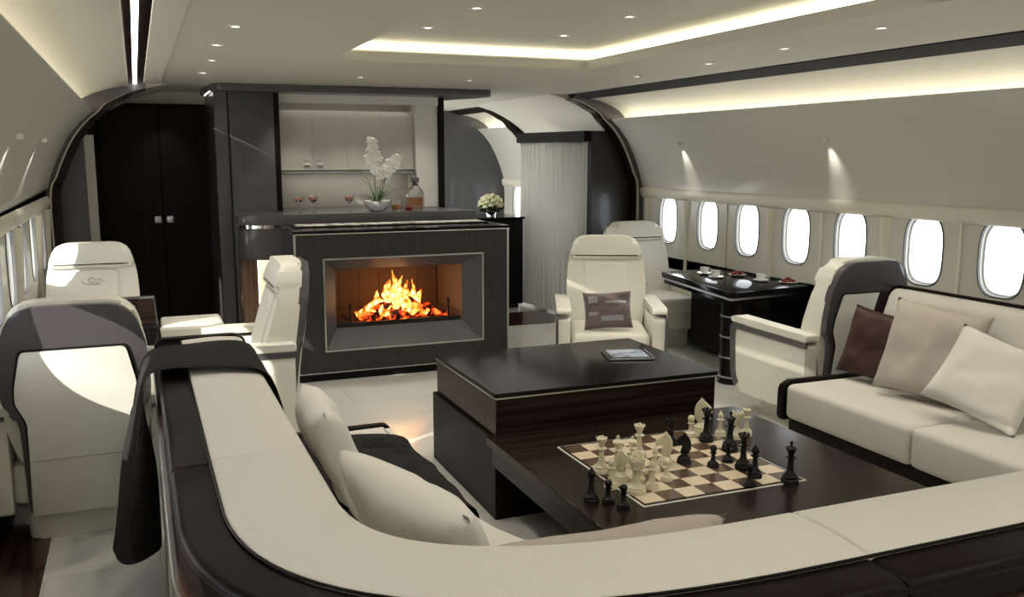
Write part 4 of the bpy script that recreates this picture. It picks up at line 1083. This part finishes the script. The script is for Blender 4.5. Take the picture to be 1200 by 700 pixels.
# ------------------------------------------------------------------ dining table by the windows
dt = thing('dining_table', 'black table with chrome edge and ribbed round column by the windows', 'table', (4.2, 6.2, 0))
top = rp([(-.15, -.60), (.68, -.50), (.68, .70), (.04, .70)], [.03, .06, .02, .02])
bm = NB(); ext(bm, top, 'z', .69, .735, .008, 2); obj('tabletop', bm, M_gloss, dt)
bm = NB(); ext(bm, [(x * .985 + .005, y * .985) for x, y in top], 'z', .672, .690); obj('chrome_edge', bm, M_steel, dt)
bm = NB(); ext(bm, [(x * .96 + .01, y * .96) for x, y in top], 'z', .64, .672); obj('underside', bm, M_gloss, dt)
bm = NB(); lathe(bm, [(0, 0), (.118, 0), (.118, .03), (.104, .035), (.104, .64), (0, .64)], 40, (.02, -.42, 0)); obj('column', bm, M_gloss, dt)
for z in (.045, .20, .36, .52):
    bm = NB(); lathe(bm, [(.103, z), (.110, z + .002), (.110, z + .012), (.103, z + .014)], 40, (.02, -.42, 0)); obj('chrome_ring', bm, M_steel, dt)
bm = NB(); box(bm, .36, .66, -.40, .70, .06, .64, .004, 1); obj('side_panel', bm, M_gloss, dt)
def cup_(x, y, label):
    t = thing('coffee_cup', label, 'cup', (x, y, .735), random.uniform(-1, 1), 'coffee cups on the dining table')
    bm = NB(); lathe(bm, [(0, 0), (.035, 0), (.062, .012), (.065, .016), (.04, .008), (0, .006)], 24); obj('saucer', bm, MATS['white_ceramic'], t)
    bm = NB(); lathe(bm, [(0, .008), (.022, .008), (.036, .03), (.040, .062), (.037, .062), (.032, .03), (0, .014)], 20); c = obj('cup', bm, MATS['white_ceramic'], t)
    bm = NB(); tube(bm, [(.036, 0, .052), (.056, 0, .050), (.060, 0, .035), (.050, 0, .022), (.032, 0, .022)], .004, 6); obj('handle', bm, MATS['white_ceramic'], c)
    bm = NB(); lathe(bm, [(0, .050), (.036, .050), (.0, .053)], 16); obj('coffee', bm, pm('coffee', (.03, .012, .005), .15) if 'coffee' not in MATS else MATS['coffee'], c)
cup_(4.49, 6.60, 'white coffee cup on saucer nearest the far edge of the table'); cup_(4.44, 6.36, 'white coffee cup on saucer, left of the row on the table')
cup_(4.66, 6.05, 'white coffee cup on saucer nearest the right end of the table')
def plate_(x, y, label):
    t = thing('plate_of_sweets', label, 'plate', (x, y, .735), 0, 'plates of dark red sweets')
    bm = NB(); lathe(bm, [(0, 0), (.045, 0), (.075, .012), (.072, .014), (.04, .005), (0, .005)], 24); obj('plate', bm, MATS['white_ceramic'], t)
    for k in range(11):
        a = k * 2.4; q = .012 * math.sqrt(k) ; bm = NB(); ball(bm, (q * 1.25 * math.cos(a), q * 1.25 * math.sin(a), .019 + (.014 if k < 4 else 0)), .0135, u=8, v=6); obj('sweet', bm, MATS['red_berry'], t)
plate_(4.70, 6.42, 'plate of dark red sweets in the middle of the table'); plate_(4.80, 5.88, 'plate of dark red sweets at the right end of the table')

# ------------------------------------------------------------------ left side table, monitor, ottoman
lt = thing('side_table', 'dark side table with a pale metal edge between the two left armchairs', 'table', (-.27, 5.85, 0))
bm = NB(); box(bm, -.38, .35, -.42, .40, .69, .715, .005, 1); obj('tabletop', bm, M_gloss, lt)
bm = NB(); box(bm, -.383, .353, -.425, .405, .672, .69, .002, 1); obj('edge', bm, M_steel, lt)
bm = NB(); box(bm, -.36, -.10, -.30, .30, 0, .672); obj('pedestal', bm, M_woodv, lt)
mb = thing('folding_monitor', 'glossy dark brown monitor box standing on the left side table', 'monitor', (-.09, 5.93, .715))
bm = NB(); ext(bm, [(-.13, 0), (.165, 0), (.15, .185), (-.13, .185)], 'y', -.03, .03, .004, 1); obj('casing', bm, M_shell, mb)
bm = NB(); ext(bm, [(-.12, .02), (.150, .02), (.140, .175), (-.12, .175)], 'y', -.034, -.03); obj('screen', bm, M_wood, mb)
bm = NB(); box(bm, -.10, .16, -.16, -.035, 0, .02, .006, 2); obj('keyboard', bm, M_gloss, mb)
ot = thing('ottoman', 'low cream leather ottoman in front of the dark cabinet doors', 'ottoman', (.30, 6.72, 0))
bm = NB(); box(bm, -.19, .20, -.20, .22, .06, .44, .02, 2); obj('body', bm, M_leather, ot)
bm = NB(); box(bm, -.20, .21, -.21, .23, .44, .60, .022, 3); obj('cushion', bm, M_leather, ot)
bm = NB(); box(bm, -.16, .17, -.17, .19, 0, .06); obj('plinth', bm, M_woodv, ot)

# ------------------------------------------------------------------ ceiling downlights
def downlight(x, y, z, label, power=1.0, tilt=(0, 0, -1)):
    t = thing('downlight', label, 'ceiling light', (x, y, z), 0, 'recessed ceiling downlights')
    bm = NB(); lathe(bm, [(.020, 0), (.036, 0), (.036, -.004), (.030, -.007), (.022, -.005), (.020, 0)], 24); obj('trim_ring', bm, M_white, t)
    bm = NB(); lathe(bm, [(0, -.002), (.020, -.002), (.0, -.0035)], 16); obj('bulb', bm, M_bulb, t)
    l = bpy.data.lights.new('downlight_lamp', 'SPOT'); l.energy = DOWN * power; l.color = (1, .92, .79); l.spot_size = R(125); l.spot_blend = .9; l.shadow_soft_size = .02
    o = bpy.data.objects.new('downlight_lamp', l); COL.objects.link(o); o.parent = t; o.location = (0, 0, -.012)
for x, y, z, lb in ((.48, 4.66, 2.36, 'brighter of the two downlights left of the ceiling recess'), (.458, 5.47, 2.36, 'smaller downlight behind the bright one, left of the recess'),
                    (.50, 6.35, 2.36, 'faint downlight in front of the bar, farther down the left row'), (.508, 7.34, 2.36, 'farthest downlight of the left row near the bar canopy'),
                    (1.683, 4.60, 2.505, 'bright downlight at the top, left side inside the recess'), (1.663, 5.40, 2.505, 'smaller downlight inside the recess, left of centre'),
                    (2.561, 4.56, 2.505, 'bright downlight in the recess, right of centre'), (2.57, 5.42, 2.505, 'smaller downlight in the recess near its right far corner'),
                    (3.371, 3.54, 2.36, 'bright downlight right of the recess near the dark strip'), (3.50, 4.42, 2.36, 'second downlight right of the recess, along the dark strip'),
                    (3.60, 5.32, 2.36, 'third faint downlight along the dark ceiling strip'), (3.66, 6.386, 2.36, 'farthest faint downlight along the dark ceiling strip'),
                    (1.677, 7.26, 2.36, 'downlight over the fireplace, left of the pair'), (2.576, 7.25, 2.36, 'downlight over the fireplace, right of the pair')):
    downlight(x, y, z, lb)
for x, y in ((.55, 3.3), (.60, 1.9), (3.45, 2.4), (3.45, 1.2), (1.6, .9), (2.7, .6), (1.7, 3.3), (2.6, 3.3)):  # extra downlights added out of view to light the near sofa and floor
    zz = 2.505 if 1.21 < x < 3.05 and y > .2 else 2.36
    bm = NB(); lathe(bm, [(0, -.002), (.020, -.004), (.034, -.006), (.036, 0), (0, 0)], 20, (x, y, zz)); struct(T(), bm, M_white)
    lamp('downlight_lamp', 'SPOT', (x, y, zz - .012), DOWN, (1, .92, .79), look=(0, 0, -1), spot_size=R(125), spot_blend=.9, shadow_soft_size=.02)
# reading lights in the upper wall panels
def reading(x, y, z, sgn, label, vis=True):
    t = thing('reading_light', label, 'reading light', (x, y, z), 0, 'reading lights in the wall panel')
    bm = NB(); lathe(bm, [(0, -.015), (.020, -.012), (.022, .0), (.016, .012), (0, .014)], 16); obj('housing', bm, M_white, t)
    l = bpy.data.lights.new('reading_lamp', 'SPOT'); l.energy = 5; l.color = (1, .95, .86); l.spot_size = R(48); l.spot_blend = .9; l.shadow_soft_size = .012
    o = bpy.data.objects.new('reading_lamp', l); COL.objects.link(o); o.parent = t; o.location = (-sgn * .03, 0, -.02)
    o.rotation_euler = Vector((sgn * .66, 0, -.8)).to_track_quat('-Z', 'Y').to_euler()
reading(4.70, 5.42, 1.855, 1, 'small reading light glowing on the right wall above the table end')
reading(4.70, 7.40, 1.855, 1, 'small reading light glowing on the right wall near the arch')
reading(-.51, 6.3, 1.84, -1, 'small reading light on the left wall nearer the arch')
reading(-.51, 5.0, 1.84, -1, 'small reading light on the left wall nearer the camera')
# fixtureless lamps for doors and aft room; added fill for aisle and bar top
lamp('door_wash', 'SPOT', (.25, 9.25, 2.22), 6, WARM, look=(0, .35, -1), spot_size=R(70), spot_blend=.9)
lamp('aft_lamp', 'POINT', (3.5, 11.6, 2.33), 3, (1, .96, .9), shadow_soft_size=.005)
lamp('aisle_fill_lamp', 'POINT', (3.1, 9.3, 2.33), 12, WARM, shadow_soft_size=.005)  # fill added to brighten the aisle and curtain
lamp('vestibule_lamp', 'SPOT', (.2, 9.0, 2.33), 1, WARM, look=(0, 0, -1), spot_size=R(120), spot_blend=.8)
for x in (1.35, 1.9, 2.45): lamp('bar_fill_lamp', 'SPOT', (x, 8.24, 2.295), 17, WARM, look=(0, .02, -1), spot_size=R(95), spot_blend=.8, shadow_soft_size=.02)  # fill spots added to brighten the orchid and bar top
